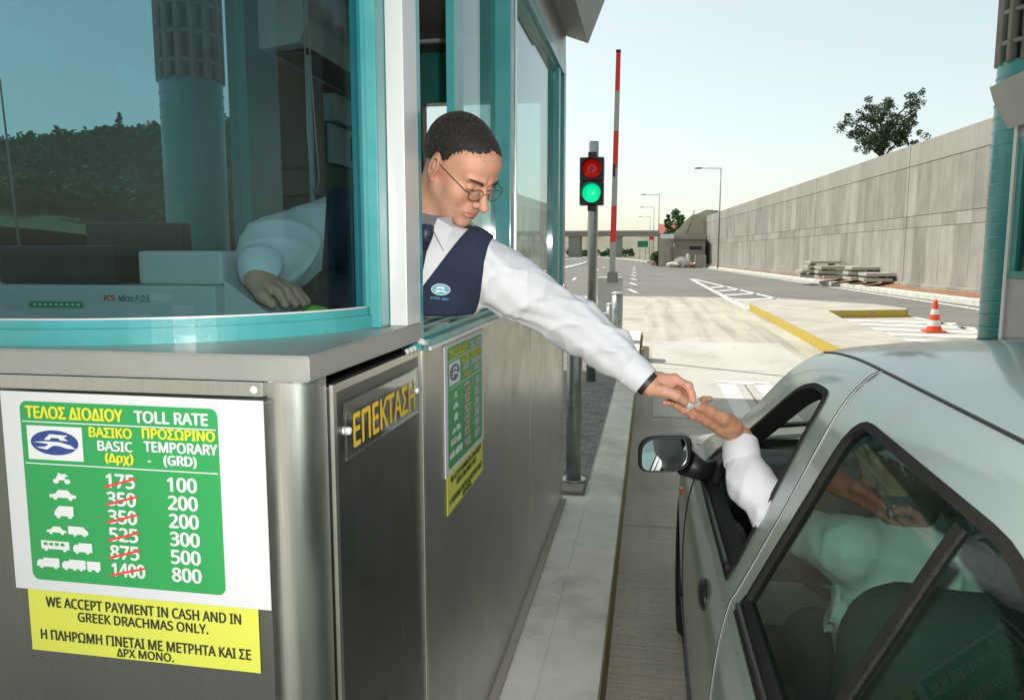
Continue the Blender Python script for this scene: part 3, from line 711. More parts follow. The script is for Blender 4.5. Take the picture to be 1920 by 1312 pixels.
def slabs():
    words = ['topmost', 'second', 'third', 'lowest']
    stacks = [((8.35, 43.6), 2, 1.05, 'in the short stack at left end'), ((9.05, 43.9), 4, 1.6, 'in the tallest stack at the back'), ((9.35, 41.6), 3, 2.0, 'in the wide front stack'), ((10.0, 39.7), 3, 1.35, 'in the stack right of the wide one'), ((10.05, 37.6), 2, 1.2, 'in the rightmost stack')]
    for (x, y), n, wd, desc in stacks:
        z = .40
        for k in range(n):
            nth = ['lowest', 'second up', 'third up', 'topmost'][k]
            mb = MB('slab'); rot = Matrix.Rotation(rng.uniform(-.12, .12), 3, 'Z')
            mb.box((-wd / 2, -.7, 0), (wd / 2, .7, .15), .02, rot, (0, 0, .075))
            o = mb.build('concrete_slab'); o.location = (x + rng.uniform(-.07, .07), y + rng.uniform(-.1, .1), z)
            tag(o, f'grey slab, {nth}, {desc}', 'slab', 'precast slabs stacked at the wall')
            z += .15
            if k < n - 1:
                for s in (-1, 1):
                    b = MB('wood').box((x + s * wd * .3 - .05, y - .6, z), (x + s * wd * .3 + .05, y + .6, z + .085)).build('timber_spacer')
                    tag(b, f'{"left" if s < 0 else "right"} timber batten above slab {nth}, {desc}', 'batten', 'timber battens between slabs')
                z += .085
slabs()

# wooded hill far off to the left, seen through the booth's glass
def hill():
    def H(x, y):
        u = (x + 112) / 62; v = (y - 170) / 75
        return max(-.04, 26 * math.exp(-u * u * .8 - v * v) + 9 * math.exp(-((x + 78) / 18) ** 2 - ((y - 190) / 60) ** 2) - 1.2 - 12 * max(0., min(1., (x + 58) / 30)))
    mb = MB('hillside'); N = 40
    P = lambda i, j: (lambda x, y: (x, y, H(x, y)))(-330 + 330 * i / N, 85 + 250 * j / N)
    for i in range(N):
        for j in range(N): mb.face([P(i, j), P(i + 1, j), P(i + 1, j + 1), P(i, j + 1)])
    tag(mb.build('hill'), None, None, None, 'structure')
    mb = MB('leaf2')
    for k in range(1500):
        x, y = (rng.uniform(-140, -50), rng.uniform(94, 160)) if k < 1250 else (rng.uniform(-240, -35), rng.uniform(100, 215))
        h = H(x, y)
        if h < .2: continue
        s = rng.uniform(1.7, 3.4)
        for q in range(5): leaf_cluster(mb, (x + rng.gauss(0, s * .5), y + rng.gauss(0, s * .4), h + s * rng.uniform(.3, 1.25)), s * .66, 18, .62)
    tag(mb.build('wood'), 'dark pine wood covering the hill seen through the booth window', 'wood', None, 'stuff')
    t = thing('cypress', 'slim dark cypress standing above the wooded hill skyline', 'tree', (-92, 125, H(-92, 125)))
    MB('bark').tube([(0, 0, 0), (0, 0, 5)], [.25, .1], 6).build('trunk', t)
    mb = MB('leaf2')
    for k in range(14): leaf_cluster(mb, (rng.gauss(0, .12), 0, 1.2 + k * .58), 1.15 * (1 - (k / 14) ** 1.4) + .12, 46, .26, (1, 1, 1.2))
    mb.build('crown', t)
    mb = MB('conc'); mb.box((-150, 95, 0), (-32, 95.6, 1.3)); tag(mb.build('boundary_wall'), 'low concrete wall at the foot of the wooded hill', 'wall')
    # faint range at the horizon
    mb = MB('earth'); pts = []
    for i in range(41):
        x = -1100 + i * 55; pts.append((x, 2300, 30 + 40 * abs(math.sin(i * .43)) + 22 * math.sin(i * .9 + 1)))
    for a, b in zip(pts, pts[1:]): mb.face([(a[0], 1900, -1), (b[0], 1900, -1), b, a])
    tag(mb.build('mountains'), None, None, None, 'structure')
    mb = MB('leaf2')
    for k in range(110):
        x = rng.uniform(-70, -8); y = rng.uniform(300, 340) if x < -40 else rng.uniform(365, 420)
        leaf_cluster(mb, (x, y, rng.uniform(.5, 3)), rng.uniform(1, 2.6), 26, .7)
    for k in range(60):
        x = rng.uniform(5, 40); leaf_cluster(mb, (x, rng.uniform(180, 330), rng.uniform(.5, 3)), rng.uniform(1, 2.2), 26, .6)
    tag(mb.build('hedges'), 'dark scrub along the verge beyond the bridge', 'scrub', None, 'stuff')
hill()

# ------------------------------------------------------------------ canopy and its columns
def canopy():
    t = thing('toll_canopy', 'flat grey canopy roof high over the toll lanes', 'canopy', (0, 0, 0))
    MB('canopy').box((-8.5, 2.2, 8), (4.6, 11.75, 8.4), .05).build('roof', t)
    mb = MB('canopy')
    for y in (2.6, 5.6, 8.3, 11.5): mb.box((-8.4, y - .1, 7.7), (4.5, y + .1, 7.998))
    mb.build('beam', t)
canopy()

def column(label, x, y, r, solid, base, mt='teal'):
    t = thing('canopy_column', label, 'column', (x, y, base))
    h = 7.69 - base; s = solid - base
    MB(mt).lathe([(r, 0), (r, s), (r * .97, s + .02)], seg=36).build('sleeve', t)
    mb = MB(mt)
    z = .35
    while z < s - .05:
        mb.lathe([(r + .001, z - .008), (r + .007, z - .004), (r + .007, z + .004), (r + .001, z + .008)], seg=36, cap=False); z += .125
    mb.build('seam_ring', t)
    mb = MB('lampgrey')
    for k in range(14):
        a = k * 2 * math.pi / 14; mb.tube([(r * .93 * math.cos(a), r * .93 * math.sin(a), s), (r * .93 * math.cos(a), r * .93 * math.sin(a), h)], .05, 6)
    z = s + .18
    while z < h:
        mb.lathe([(r * .95, z - .02), (r * 1.05, z - .02), (r * 1.05, z + .02), (r * .95, z + .02)], seg=28, cap=False); z += .28
    mb.build('lattice', t)
    MB('grey').tube([(0, 0, s - .2), (0, 0, h)], r * .32, 14).build('core', t)
column('teal banded canopy column beside the right-hand booth', 3.53, 8.3, .31, 3.42, .2)
column('pale teal canopy column seen through the booth window', -4.80, 7.7, .315, 3.42, .2)
tag(MB('kerb').box((-5.5, -8, 0), (-4.2, 13, .2), .02).build('neighbour_island'), None, None, None, 'structure')

# ------------------------------------------------------------------ barrier, traffic light, bollards, post, cone
def barrier():
    t = thing('barrier_gate', 'raised red and white barrier arm on its grey cabinet', 'barrier', (0, 0, 0))
    mb = MB('cabinet'); mb.box((-.815, 12.3, .27), (-.43, 12.62, 1.262), .012); c = mb.build('cabinet', t)
    MB('cabinet').box((-.82, 12.293, 1.13), (-.425, 12.627, 1.272), .012).build('cabinet_lid', c)
    a, b = Vector((-.588, 12.26, 1.20)), Vector((-.545, 12.26, 4.67))
    cuts = [0, .165, .335, .495, .66, .82, 1]
    pt = lambda f: b.lerp(a, f)
    mb = MB('armwhite', 'red', 'black')
    for i, (p, q) in enumerate(zip(cuts, cuts[1:])):
        P, Q = pt(p), pt(q); r0, r1 = .034 + .012 * p, .034 + .012 * q
        mb.m(1 if i % 2 == 0 else 0)
        vs = [mb.bm.verts.new(P + Vector((sx * r0, sy * .025, 0))) for sx, sy in ((-1, -1), (1, -1), (1, 1), (-1, 1))]
        ws = [mb.bm.verts.new(Q + Vector((sx * r1, sy * .025, 0))) for sx, sy in ((-1, -1), (1, -1), (1, 1), (-1, 1))]
        for k in range(4):
            f = mb.bm.faces.new([vs[k], vs[(k + 1) % 4], ws[(k + 1) % 4], ws[k]]); f.material_index = mb.mi
        f = mb.bm.faces.new(vs); f.material_index = mb.mi; f = mb.bm.faces.new(ws[::-1]); f.material_index = mb.mi
    arm = mb.build('arm', t)
    MB('black').box((-.582, 12.23, 4.66), (-.508, 12.29, 4.70), .005).build('end_cap', arm)
    MB('black').box((-.60, 12.229, 2.82), (-.565, 12.233, 3.0)).build('sticker', arm)
    MB('lampgrey').box((-.66, 12.2, 1.2), (-.50, 12.297, 1.36), .01).build('arm_clamp', t)
barrier()

def traffic_light():
    t = thing('traffic_light', 'two-lamp traffic light, red above green, on a grey round pole', 'traffic light', (0, 0, 0))
    MB('galv').lathe([(.052, .27), (.052, 2.80), (.046, 2.815)], (-.612, 8.36, 0), 20).build('pole', t)
    mb = MB('black'); mb.box((-.742, 8.16, 2.147), (-.494, 8.31, 2.388), .012); mb.box((-.742, 8.16, 2.392), (-.494, 8.31, 2.633), .012)
    mb.build('housing', t)
    for z, mt, nm in ((2.512, 'tl_red', 'red_lamp'), (2.268, 'tl_green', 'green_lamp')):
        prof = [(.001, 8.118), (.03, 8.119), (.06, 8.126), (.085, 8.14), (.096, 8.16)]
        l = MB(mt).lathe(prof, (-.616, 0, z), 28, 'y', cap=False).build(nm, t)
        if mt == 'tl_red': MB('tl_core').ball((-.616, 8.118, z - .005), .022, 2).build('bulb', l)
        mb = MB('black'); seg = 22                                               # hooded visor, open below
        ring = lambda r, y: [(-.616 + r * math.cos(R(-35 + 250 * k / seg)), y, z + r * math.sin(R(-35 + 250 * k / seg))) for k in range(seg + 1)]
        for (r0, y0), (r1, y1) in (((.104, 8.16), (.108, 8.04)), ((.108, 8.04), (.101, 8.04)), ((.101, 8.04), (.098, 8.16))):
            A, B = ring(r0, y0), ring(r1, y1)
            for k in range(seg): mb.face([A[k], A[k + 1], B[k + 1], B[k]])
        mb.build('visor', t)
        MB('black').lathe([(.098, 8.150), (.108, 8.150), (.108, 8.162), (.098, 8.162)], (-.616, 0, z), 28, 'y', cap=False).build('bezel', l)
    for z in (2.66, 2.12): MB('black').box((-.66, 8.2, z - .03), (-.57, 8.42, z + .03), .008).build('bracket', t)
traffic_light()

def bollard(label, x, y, top, r):
    t = thing('bollard', label, 'bollard', (x, y, .27), 'steel bollards guarding the barrier')
    h = top - .27
    MB('galv').lathe([(r, 0), (r, h - .03)], seg=24).build('post', t); MB('alu').lathe([(r + .004, h - .035), (r + .004, h - .012), (r * .8, h), (.002, h + .004)], seg=24).build('cap', t)
bollard('tallest round steel bollard with pale cap, right of the others', -.456, 11.2, 1.10, .079)
bollard('shortest steel bollard, nearest the traffic light pole', -.585, 10.2, .875, .062)
bollard('middle steel bollard half hidden behind the shortest one', -.578, 11.75, .905, .064)
tag(MB('galv').lathe([(.046, .268), (.046, 1.125), (.04, 1.135)], (-.432, 4.56, 0), 24).lathe([(.075, .286), (.075, .296)], (-.432, 4.56, 0), 16).build('steel_post'), 'short thick galvanised post standing at the far corner of the booth', 'post')
tag(MB('wood').box((-.125, 10.6, .0), (-.09, 10.95, .55), .004, Matrix.Rotation(.05, 3, 'Y')).box((-.085, 10.4, .0), (-.06, 10.6, .38), .004, Matrix.Rotation(-.06, 3, 'Y')).build('wooden_plank'), 'upright weathered plank leaning on the lane kerb beyond reaching arm', 'plank')

def cone():
    t = thing('traffic_cone', 'orange and white traffic cone on the striped paving', 'traffic cone', (5.9, 17.5, .012))
    MB('orange').box((-.2, -.2, 0), (.2, .2, .035), .01).build('base', t)
    mb = MB('orange', 'conewhite')
    prof = [(.155, .035), (.13, .13), (.107, .25), (.087, .37), (.067, .48), (.046, .59), (.032, .675)]
    for i, (a, b) in enumerate(zip(prof, prof[1:])):
        mb.m(1 if i in (1, 3) else 0).lathe([a, b], seg=28, cap=(i == 5))
    mb.build('body', t)
cone()

# right-hand booth on the splitter island, only its far corner in view
def right_booth():
    t = thing('toll_booth', 'right-hand toll booth, grey with teal window frame, at the edge beside teal column', 'toll booth', (0, 0, 0))
    F = 3.05
    MB('grey').box((F, 2.6, .2), (4.15, 7.4, 1.44), .008).build('wall', t)
    MB('alu').box((F - .02, 7.36, .2), (F + .03, 7.42, 2.72)).build('corner_trim', t)
    f = MB('teal_dark')
    for y0, y1 in ((7.26, 7.36), (5.9, 6.0), (4.3, 4.4), (2.62, 2.72)): f.box((F, y0, 1.44), (F + .06, y1, 2.62))
    f.box((F - .012, 2.6, 1.441), (F + .08, 7.36, 1.50)); f.box((F - .004, 2.6, 2.56), (F + .064, 7.36, 2.62)); f.build('window_frame', t)
    MB('glass').box((F + .025, 2.7, 1.5), (F + .033, 7.27, 2.56)).build('window', t)
    d = MB('dark'); d.box((3.95, 2.7, 1.45), (4.15, 7.3, 2.62)); d.box((F + .1, 7.2, 1.45), (3.9, 7.3, 2.62)); d.box((F + .1, 2.7, 1.45), (3.9, 2.75, 2.62)); d.build('inner_wall', t)
    MB('grey').box((F, 2.6, 2.622), (4.15, 7.4, 3.0)).build('header', t)
    MB('grey').prism([(F - .002, 2.78), (F - .07, 2.70), (F - .20, 2.93), (F - .24, 3.05), (F - .002, 3.05)], 2.6, 7.42, 'y').build('visor', t)
right_booth()

# ------------------------------------------------------------------ the toll booth
BX = -.46            # plane of its lane-side face
def toll_booth():
    t = thing('toll_booth', 'near toll booth of brushed steel with turquoise curved window, clerk leaning out', 'toll booth', (-1.0, 2.6, .27))
    W = lambda mb, n, p=t: fix(mb.build(n), p)
    def fix(o, p):
        o.parent = p; o.matrix_parent_inverse = Matrix.Translation((1.0, -2.6, -.27)) if p is t else Matrix.Identity(4)
        return o
    # lower body
    plan = [(-.49, 1.07), (-.49, 4.2), (-1.51, 4.2), (-1.51, 1.07), (-1.45, 1.0), (-.55, 1.0)]
    W(MB('steel_dark').prism(plan, .275, 1.448), 'lower_wall')
    W(MB('steel_dark').box((-1.475, .985, .29), (-.527, .997, 1.444), .002), 'front_panel')
    mb = MB('steel', 'alu'); mb.box((-1.48, .983, 1.4515), (-.527, .999, 1.4725), .002); mb.m(1).lathe([(.0001, .9795), (.004, .980), (.006, .983)], (-.541, 0, 1.461), 14, 'y', cap=False)
    W(mb, 'trim_strip')
    # rounded corner column: folded steel with a quarter-round nose
    mb = MB('steel'); pl = [(-.55, 1.02), (-.527, .995), (-.515, .993)]
    pl += [(-.515 + .046 * math.sin(a), 1.039 - .046 * math.cos(a)) for a in [R(10 * k) for k in range(1, 10)]]
    pl += [(-.468, 1.062), (-.49, 1.066)]
    lo = [mb.bm.verts.new((x, y, .278)) for x, y in pl]; hi = [mb.bm.verts.new((x, y, 1.4725)) for x, y in pl]
    for k in range(len(pl) - 1):
        f = mb.bm.faces.new([lo[k], lo[k + 1], hi[k + 1], hi[k]]); f.smooth = 1 < k < 11
    W(mb, 'corner_column')
    # service door with bright edges
    d = W(MB('steel_dark').box((-.478, 1.071, .30), (-.4655, 1.518, 1.452), .002), 'service_door')
    mb = MB('steel_edge'); mb.box((-.4655, 1.067, .30), (-.4595, 1.079, 1.456)); mb.box((-.478, 1.519, .30), (-.4575, 1.535, 1.462), .002); mb.box((-.4655, 1.08, 1.443), (-.4605, 1.518, 1.456))
    fix(mb.build('edge_trim'), t)
    for y in (1.43, 1.455, 1.478): W(MB('alu').tube([(-.462, y, 1.463), (-.462, y + .012, 1.455)], .004, 6), 'bolt')
    W(MB('alu').tube([(-.456, 1.50, 1.474), (-.45, 1.535, 1.462)], .006, 8), 'hinge')
    W(MB('steel').box((-.48, 1.537, .285), (-.4625, 3.014, 1.452), .001), 'side_panel'); W(MB('steel').box((-.48, 3.022, .285), (-.4625, 4.185, 1.452), .001), 'side_panel')
    W(MB('steel_edge').box((-.48, 3.0145, .285), (-.461, 3.0215, 1.45)), 'panel_joint')
    W(MB('steel_edge').box((-.486, 4.186, .275), (-.4585, 4.205, 2.66), .003), 'corner_trim')
    W(MB('conc').box((-.49, 1.07, .2705), (-.435, 4.2, .284), .003), 'base_seal')
    # counter ledge round the front
    mb = MB('ledge'); mb.prism([(-.455, .978), (-.455, 1.512), (-1.545, 1.512), (-1.545, .978)], 1.4745, 1.511)
    bmesh.ops.bevel(mb.bm, geom=[e for e in mb.bm.edges], offset=.0025, segments=2, affect='EDGES')
    W(mb, 'counter_ledge')
    # curved front window: rail, glass, posts
    C0, A, B_ = (-1.0, 1.452), .497, .447
    def arc(da, n=48): return [(C0[0] + (A + da) * math.cos(a), C0[1] - (B_ + da) * math.sin(a)) for a in [math.pi * k / n for k in range(n + 1)]]
    def band(mb, d0, d1, z0, z1):
        o, i = arc(d1), arc(d0)
        for k in range(len(o) - 1):
            for q, sm in (([(*o[k], z0), (*o[k + 1], z0), (*o[k + 1], z1), (*o[k], z1)], True), ([(*i[k], z0), (*i[k], z1), (*i[k + 1], z1), (*i[k + 1], z0)], True), ([(*o[k], z1), (*o[k + 1], z1), (*i[k + 1], z1), (*i[k], z1)], False), ([(*o[k], z0), (*i[k], z0), (*i[k + 1], z0), (*o[k + 1], z0)], False)):
                f = mb.face(q)
                if f: f.smooth = sm
    mb = MB('teal'); band(mb, -.035, 0, 1.5112, 1.536); band(mb, -.033, -.007, 1.5362, 1.549); W(mb, 'window_rail')
    mb = MB('alu'); band(mb, -.0165, -.0155, 1.549, 1.5515); band(mb, -.026, -.0156, 1.546, 1.5505); W(mb, 'glazing_bead')
    mb = MB('glass'); band(mb, -.022, -.016, 1.5495, 2.62); g = W(mb, 'window'); g['label'] = 'curved tinted front window'
    mb = MB('teal'); band(mb, -.035, 0, 2.6205, 2.70); W(mb, 'top_rail')
    mb = MB('teal'); mb.box((-.545, 1.385, 1.5115), (-.515, 1.47, 2.75)); mb.box((-.5149, 1.375, 1.5115), (-.493, 1.47, 2.75), .003); mb.box((-.5449, 1.43, 1.5112), (-.492, 1.50, 2.75)); W(mb, 'window_post')
    W(MB('alu').box((-.492, 1.424, 1.5115), (-.4575, 1.508, 2.76), .0015), 'corner_post')
    W(MB('teal').box((-.500, 1.5085, 1.4525), (-.4570, 1.530, 2.61), .001), 'jamb')
    # lane-side window: stepped sill tracks, sliding sash, posts
    mb = MB('teal'); mb.box((-.53, 1.5305, 1.4535), (-.446, 4.186, 1.474), .002); mb.box((-.50, 1.5305, 1.4742), (-.462, 4.184, 1.487), .001)
    for x in (-.512, -.53): mb.box((x - .004, 1.531, 1.4742), (x + .003, 4.18, 1.499), .001)
    mb.box((-.575, 1.5305, 1.4744), (-.545, 4.18, 1.507), .002); W(mb, 'sill')
    mb = MB('alu'); mb.box((-.448, 1.532, 1.4515), (-.4415, 4.184, 1.4595)); mb.box((-.4999, 1.532, 1.4872), (-.491, 4.18, 1.4905)); W(mb, 'sill_track')
    s = W(MB('teal').box((-.516, 1.955, 1.489), (-.494, 2.00, 2.55), .002).box((-.5135, 2.0005, 1.489), (-.4965, 2.06, 2.55), .002).box((-.512, 2.0605, 1.489), (-.498, 2.52, 1.53), .002).box((-.512, 2.0605, 2.50), (-.498, 2.52, 2.55), .002), 'sliding_sash')
    fix(MB('glass').box((-.507, 2.06, 1.53), (-.503, 2.52, 2.50)).build('pane'), t)
    mb = MB('teal'); mb.box((-.52, 2.52, 1.4875), (-.452, 2.58, 2.56), .004); mb.box((-.515, 2.5795, 1.4875), (-.468, 2.64, 2.56), .003); W(mb, 'mullion')
    mb = MB('teal'); mb.box((-.52, 3.93, 1.4875), (-.462, 3.99, 2.56), .003); mb.box((-.52, 4.10, 1.4875), (-.455, 4.184, 2.56), .003); mb.box((-.515, 3.9905, 1.4875), (-.475, 4.0995, 2.56)); W(mb, 'mullion')
    W(MB('steel_edge').box((-.478, 2.6405, 1.489), (-.456, 2.665, 2.56), .003), 'mullion_trim')
    W(MB('glass').box((-.495, 2.665, 1.489), (-.491, 3.93, 2.545)), 'pane')
    mb = MB('teal'); mb.box((-.52, 1.5305, 2.561), (-.455, 4.185, 2.605), .003); mb.box((-.51, 2.665, 2.546), (-.474, 3.93, 2.5605)); W(mb, 'head_rail')
    # header, visor, roof
    W(MB('ledge').box((-.60, 1.53, 2.6065), (-.4585, 4.185, 2.96), .003), 'header')
    W(MB('steel_dark').box((-1.51, 1.53, 2.63), (-1.40, 4.185, 2.96)), 'header')
    mb = MB('steel'); band(mb, -.05, .03, 2.7005, 2.98); W(mb, 'front_header')
    mb = MB('grey'); mb.prism([(-.4575, 2.775), (-.344, 2.734), (-.258, 2.95), (-.258, 3.06), (-.4575, 3.06)], 1.35, 4.2, 'y'); W(mb, 'visor')
    W(MB('grey').prism([(-.30, 3.062), (-.30, .85), (-1.7, .85), (-1.7, 3.062)][:0] or [(-.3, .85), (-1.7, .85), (-1.7, 4.3), (-.3, 4.3)], 3.062, 3.2), 'roof')
    # inside: floor, ceiling, far walls and their windows
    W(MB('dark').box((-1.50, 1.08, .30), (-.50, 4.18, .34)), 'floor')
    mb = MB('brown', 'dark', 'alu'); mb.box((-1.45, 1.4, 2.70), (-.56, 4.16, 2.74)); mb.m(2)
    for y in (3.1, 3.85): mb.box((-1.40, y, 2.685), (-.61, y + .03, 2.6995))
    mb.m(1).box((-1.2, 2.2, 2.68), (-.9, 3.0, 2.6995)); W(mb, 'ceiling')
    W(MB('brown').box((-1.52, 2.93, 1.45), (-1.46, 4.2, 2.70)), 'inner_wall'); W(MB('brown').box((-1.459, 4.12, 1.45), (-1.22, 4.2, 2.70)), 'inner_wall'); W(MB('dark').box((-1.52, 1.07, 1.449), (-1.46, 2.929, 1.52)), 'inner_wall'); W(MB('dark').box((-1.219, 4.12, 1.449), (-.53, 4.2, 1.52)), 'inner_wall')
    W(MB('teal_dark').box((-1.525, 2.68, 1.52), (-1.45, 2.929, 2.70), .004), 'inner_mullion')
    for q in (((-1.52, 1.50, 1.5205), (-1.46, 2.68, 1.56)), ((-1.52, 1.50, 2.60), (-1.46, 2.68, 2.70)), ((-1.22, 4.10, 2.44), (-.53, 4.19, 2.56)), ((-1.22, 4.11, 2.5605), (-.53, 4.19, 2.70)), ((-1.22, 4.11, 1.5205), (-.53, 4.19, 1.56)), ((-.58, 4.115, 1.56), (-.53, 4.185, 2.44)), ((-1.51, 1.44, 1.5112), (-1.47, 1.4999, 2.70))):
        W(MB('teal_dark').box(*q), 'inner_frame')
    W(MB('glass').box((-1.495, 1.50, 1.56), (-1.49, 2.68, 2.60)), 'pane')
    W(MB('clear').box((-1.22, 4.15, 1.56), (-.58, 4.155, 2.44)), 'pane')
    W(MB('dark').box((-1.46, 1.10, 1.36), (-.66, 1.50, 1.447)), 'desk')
    return t
toll_booth()

# ------------------------------------------------------------------ writing on the booth
def toll_sign(name, label, o, r, u, wd, ht, grp):
    """printed tariff sheet: o is its lower left corner, r/u unit vectors, wd x ht metres"""
    n = r.cross(u).normalized()
    t = thing(name, label, 'sign', o, grp)
    Z = Vector((0, 0, 0))
    mb = MB('paper'); 
    pl = [(0, 0), (wd, 0), (wd, ht), (0, ht)]
    lo = [mb.bm.verts.new(r * a + u * b) for a, b in pl]; hi = [mb.bm.verts.new(r * a + u * b + n * .0022) for a, b in pl]
    mb.bm.faces.new(lo[::-1]); mb.bm.faces.new(hi)
    for k in range(4): mb.bm.faces.new([lo[k], lo[(k + 1) % 4], hi[(k + 1) % 4], hi[k]])
    mb.build('sheet', t)
    mg = (.075, .055, .835, .955) if grp == 'f' else (.06, .04, .95, .955)
    gx0, gx1, gy0, gy1 = mg[0] * wd, mg[2] * wd, mg[1] * ht, mg[3] * ht
    gw, gh = gx1 - gx0, gy1 - gy0
    X = lambda a: gx0 + a * gw
    Yv = lambda b: gy1 - b * gh
    mb = MB('sgreen'); rad = .012; c = []
    for (cx_, cy_, a0) in ((gx1 - rad, gy1 - rad, 0), (gx0 + rad, gy1 - rad, 90), (gx0 + rad, gy0 + rad, 180), (gx1 - rad, gy0 + rad, 270)):
        c += [(cx_ + rad * math.cos(R(a0 + 15 * k)), cy_ + rad * math.sin(R(a0 + 15 * k))) for k in range(7)]
    poly_into(mb, c, Z, r, u, 0, .0027); mb.build('green_field', t)
    mb = MB('twhite', 'tyellow', 'tred', 'tblue', 'sgreen')
    o1 = n * .0031
    def tx(s, a0, b0, a1, b1, mi, bold=.018): text_into(mb, s, (X(a0), Yv(b1), X(a1), Yv(b0)), o1, r, u, mi, bold)
    def pl_(pts, mi, lift=.0031): poly_into(mb, [(X(a), Yv(b)) for a, b in pts], Z, r, u, mi, lift)
    tx('ΤΕΛΟΣ ΔΙΟΔΙΟΥ', .03, .025, .535, .09, 1); tx('TOLL RATE', .59, .028, .955, .09, 0)
    pl_([(0.01, .108), (.99, .108), (.99, .114), (.01, .114)], 0); pl_([(0.01, .338), (.99, .338), (.99, .344), (.01, .344)], 0)
    tx('ΒΑΣΙΚΟ', .355, .125, .575, .178, 1); tx('BASIC', .395, .197, .575, .25, 0); tx('(Δρχ)', .43, .262, .575, .325, 1)
    tx('ΠΡΟΣΩΡΙΝΟ', .625, .118, .985, .172, 1); tx('TEMPORARY', .63, .188, .995, .243, 0); tx('(GRD)', .725, .258, .89, .32, 0); pl_([(.645, .291), (.662, .291), (.662, .299), (.645, .299)], 0)
    pl_([(.03, .132), (.318, .132), (.318, .318), (.03, .318)], 0, .0029)
    el = [(.172 + .125 * math.cos(R(10 * k)), .222 + .068 * math.sin(R(10 * k))) for k in range(36)]
    pl_(el[::-1], 3, .0031)
    pl_([(.118, .207), (.15, .175), (.245, .180), (.222, .192), (.245, .208), (.205, .208), (.195, .196), (.158, .195), (.148, .207)][::-1], 0, .0034)
    pl_([(.06, .222), (.12, .216), (.16, .216), (.20, .217), (.255, .232), (.285, .252), (.235, .25), (.195, .238), (.165, .237), (.13, .262), (.075, .25), (.125, .244), (.14, .23), (.11, .226)][::-1], 0, .0034)
    rows = [('175', '100'), ('350', '200'), ('350', '200'), ('525', '300'), ('875', '500'), ('1400', '800')]
    for k, (a, b) in enumerate(rows):
        y = .375 + k * .0985
        tx(a, .425, y, .575 if len(a) == 3 else .60, y + .075, 0); tx(b, .735, y, .885, y + .075, 0)
        x1 = .585 if len(a) == 3 else .605
        pl_([(.42, y + .066), (x1 - .005, y + .012), (x1, y + .022), (.423, y + .078)], 2, .0046)
    def wheel(a, b, s=.011): pl_([(a + s * math.cos(R(30 * k)), b - s * .85 * math.sin(R(30 * k))) for k in range(12)], 0, .0032)
    def shp(pts, x0, y0, sx, sy): pl_([(x0 + p * sx, y0 + q * sy) for p, q in pts], 0)
    CAR = [(0, .8), (0, .55), (.22, .45), (.34, .08), (.7, .08), (.82, .45), (1, .55), (1, .8)]
    VAN = [(0, .85), (0, .5), (.2, .1), (.28, 0), (1, 0), (1, .85)]
    TRUCK = [(0, .85), (0, .45), (.1, .18), (.3, .18), (.3, 0), (1, 0), (1, .85)]
    y = lambda k: .378 + k * .0985
    shp([(.1, .7), (.25, .35), (.3, .1), (.5, .25), (.75, .2), (.95, .4), (.7, .5), (.75, .75), (.4, .8)], .155, y(0), .08, .062); wheel(.165, y(0) + .055, .016); wheel(.225, y(0) + .055, .016)
    shp(CAR, .125, y(1), .14, .06); wheel(.155, y(1) + .052); wheel(.235, y(1) + .052)
    shp(VAN, .145, y(2) - .004, .10, .066); wheel(.165, y(2) + .056); wheel(.225, y(2) + .056)
    shp(CAR, .095, y(3) + .012, .105, .046); wheel(.118, y(3) + .053, .009); wheel(.178, y(3) + .053, .009); shp(VAN[::-1], .315, y(3) + .008, -.105, .052); wheel(.245, y(3) + .055, .009); wheel(.295, y(3) + .055, .009)
    shp([(0, .85), (0, 0), (1, 0), (1, .85)], .06, y(4), .15, .055); wheel(.085, y(4) + .05, .01); wheel(.185, y(4) + .05, .01); shp(TRUCK, .23, y(4), .10, .06); wheel(.25, y(4) + .053, .01); wheel(.305, y(4) + .053, .01)
    shp(TRUCK, .03, y(5), .12, .06); wheel(.055, y(5) + .053, .01); wheel(.13, y(5) + .053, .01); shp(TRUCK, .165, y(5), .125, .06); shp([(0, .85), (0, 0), (1, 0), (1, .85)], .297, y(5) + .002, .07, .056)
    for a in (.185, .23, .265, .31, .35): wheel(a, y(5) + .053, .01)
    # bus windows cut back to green
    for a in (.075, .105, .135, .165): pl_([(a, y(4) + .010), (a + .02, y(4) + .010), (a + .02, y(4) + .026), (a, y(4) + .026)], 4, .0036)
    mb.build('printing', t)
    if grp: del t['group']
    return t
UZ = Vector((0, 0, 1))
r1 = Vector((1, .0, -.004)).normalized()
toll_sign('toll_rate_sign', 'white and green toll rate sign on the booth front under the ledge', Vector((-.947, .9835, 1.142)), r1, UZ, .420, .306, 'f')
toll_sign('toll_rate_sign', 'green toll rate sheet on the steel side panel below the clerk', Vector((-.4615, 1.70, 1.128)), Vector((0, 1, -.006)).normalized(), UZ, .418, .318, 's')

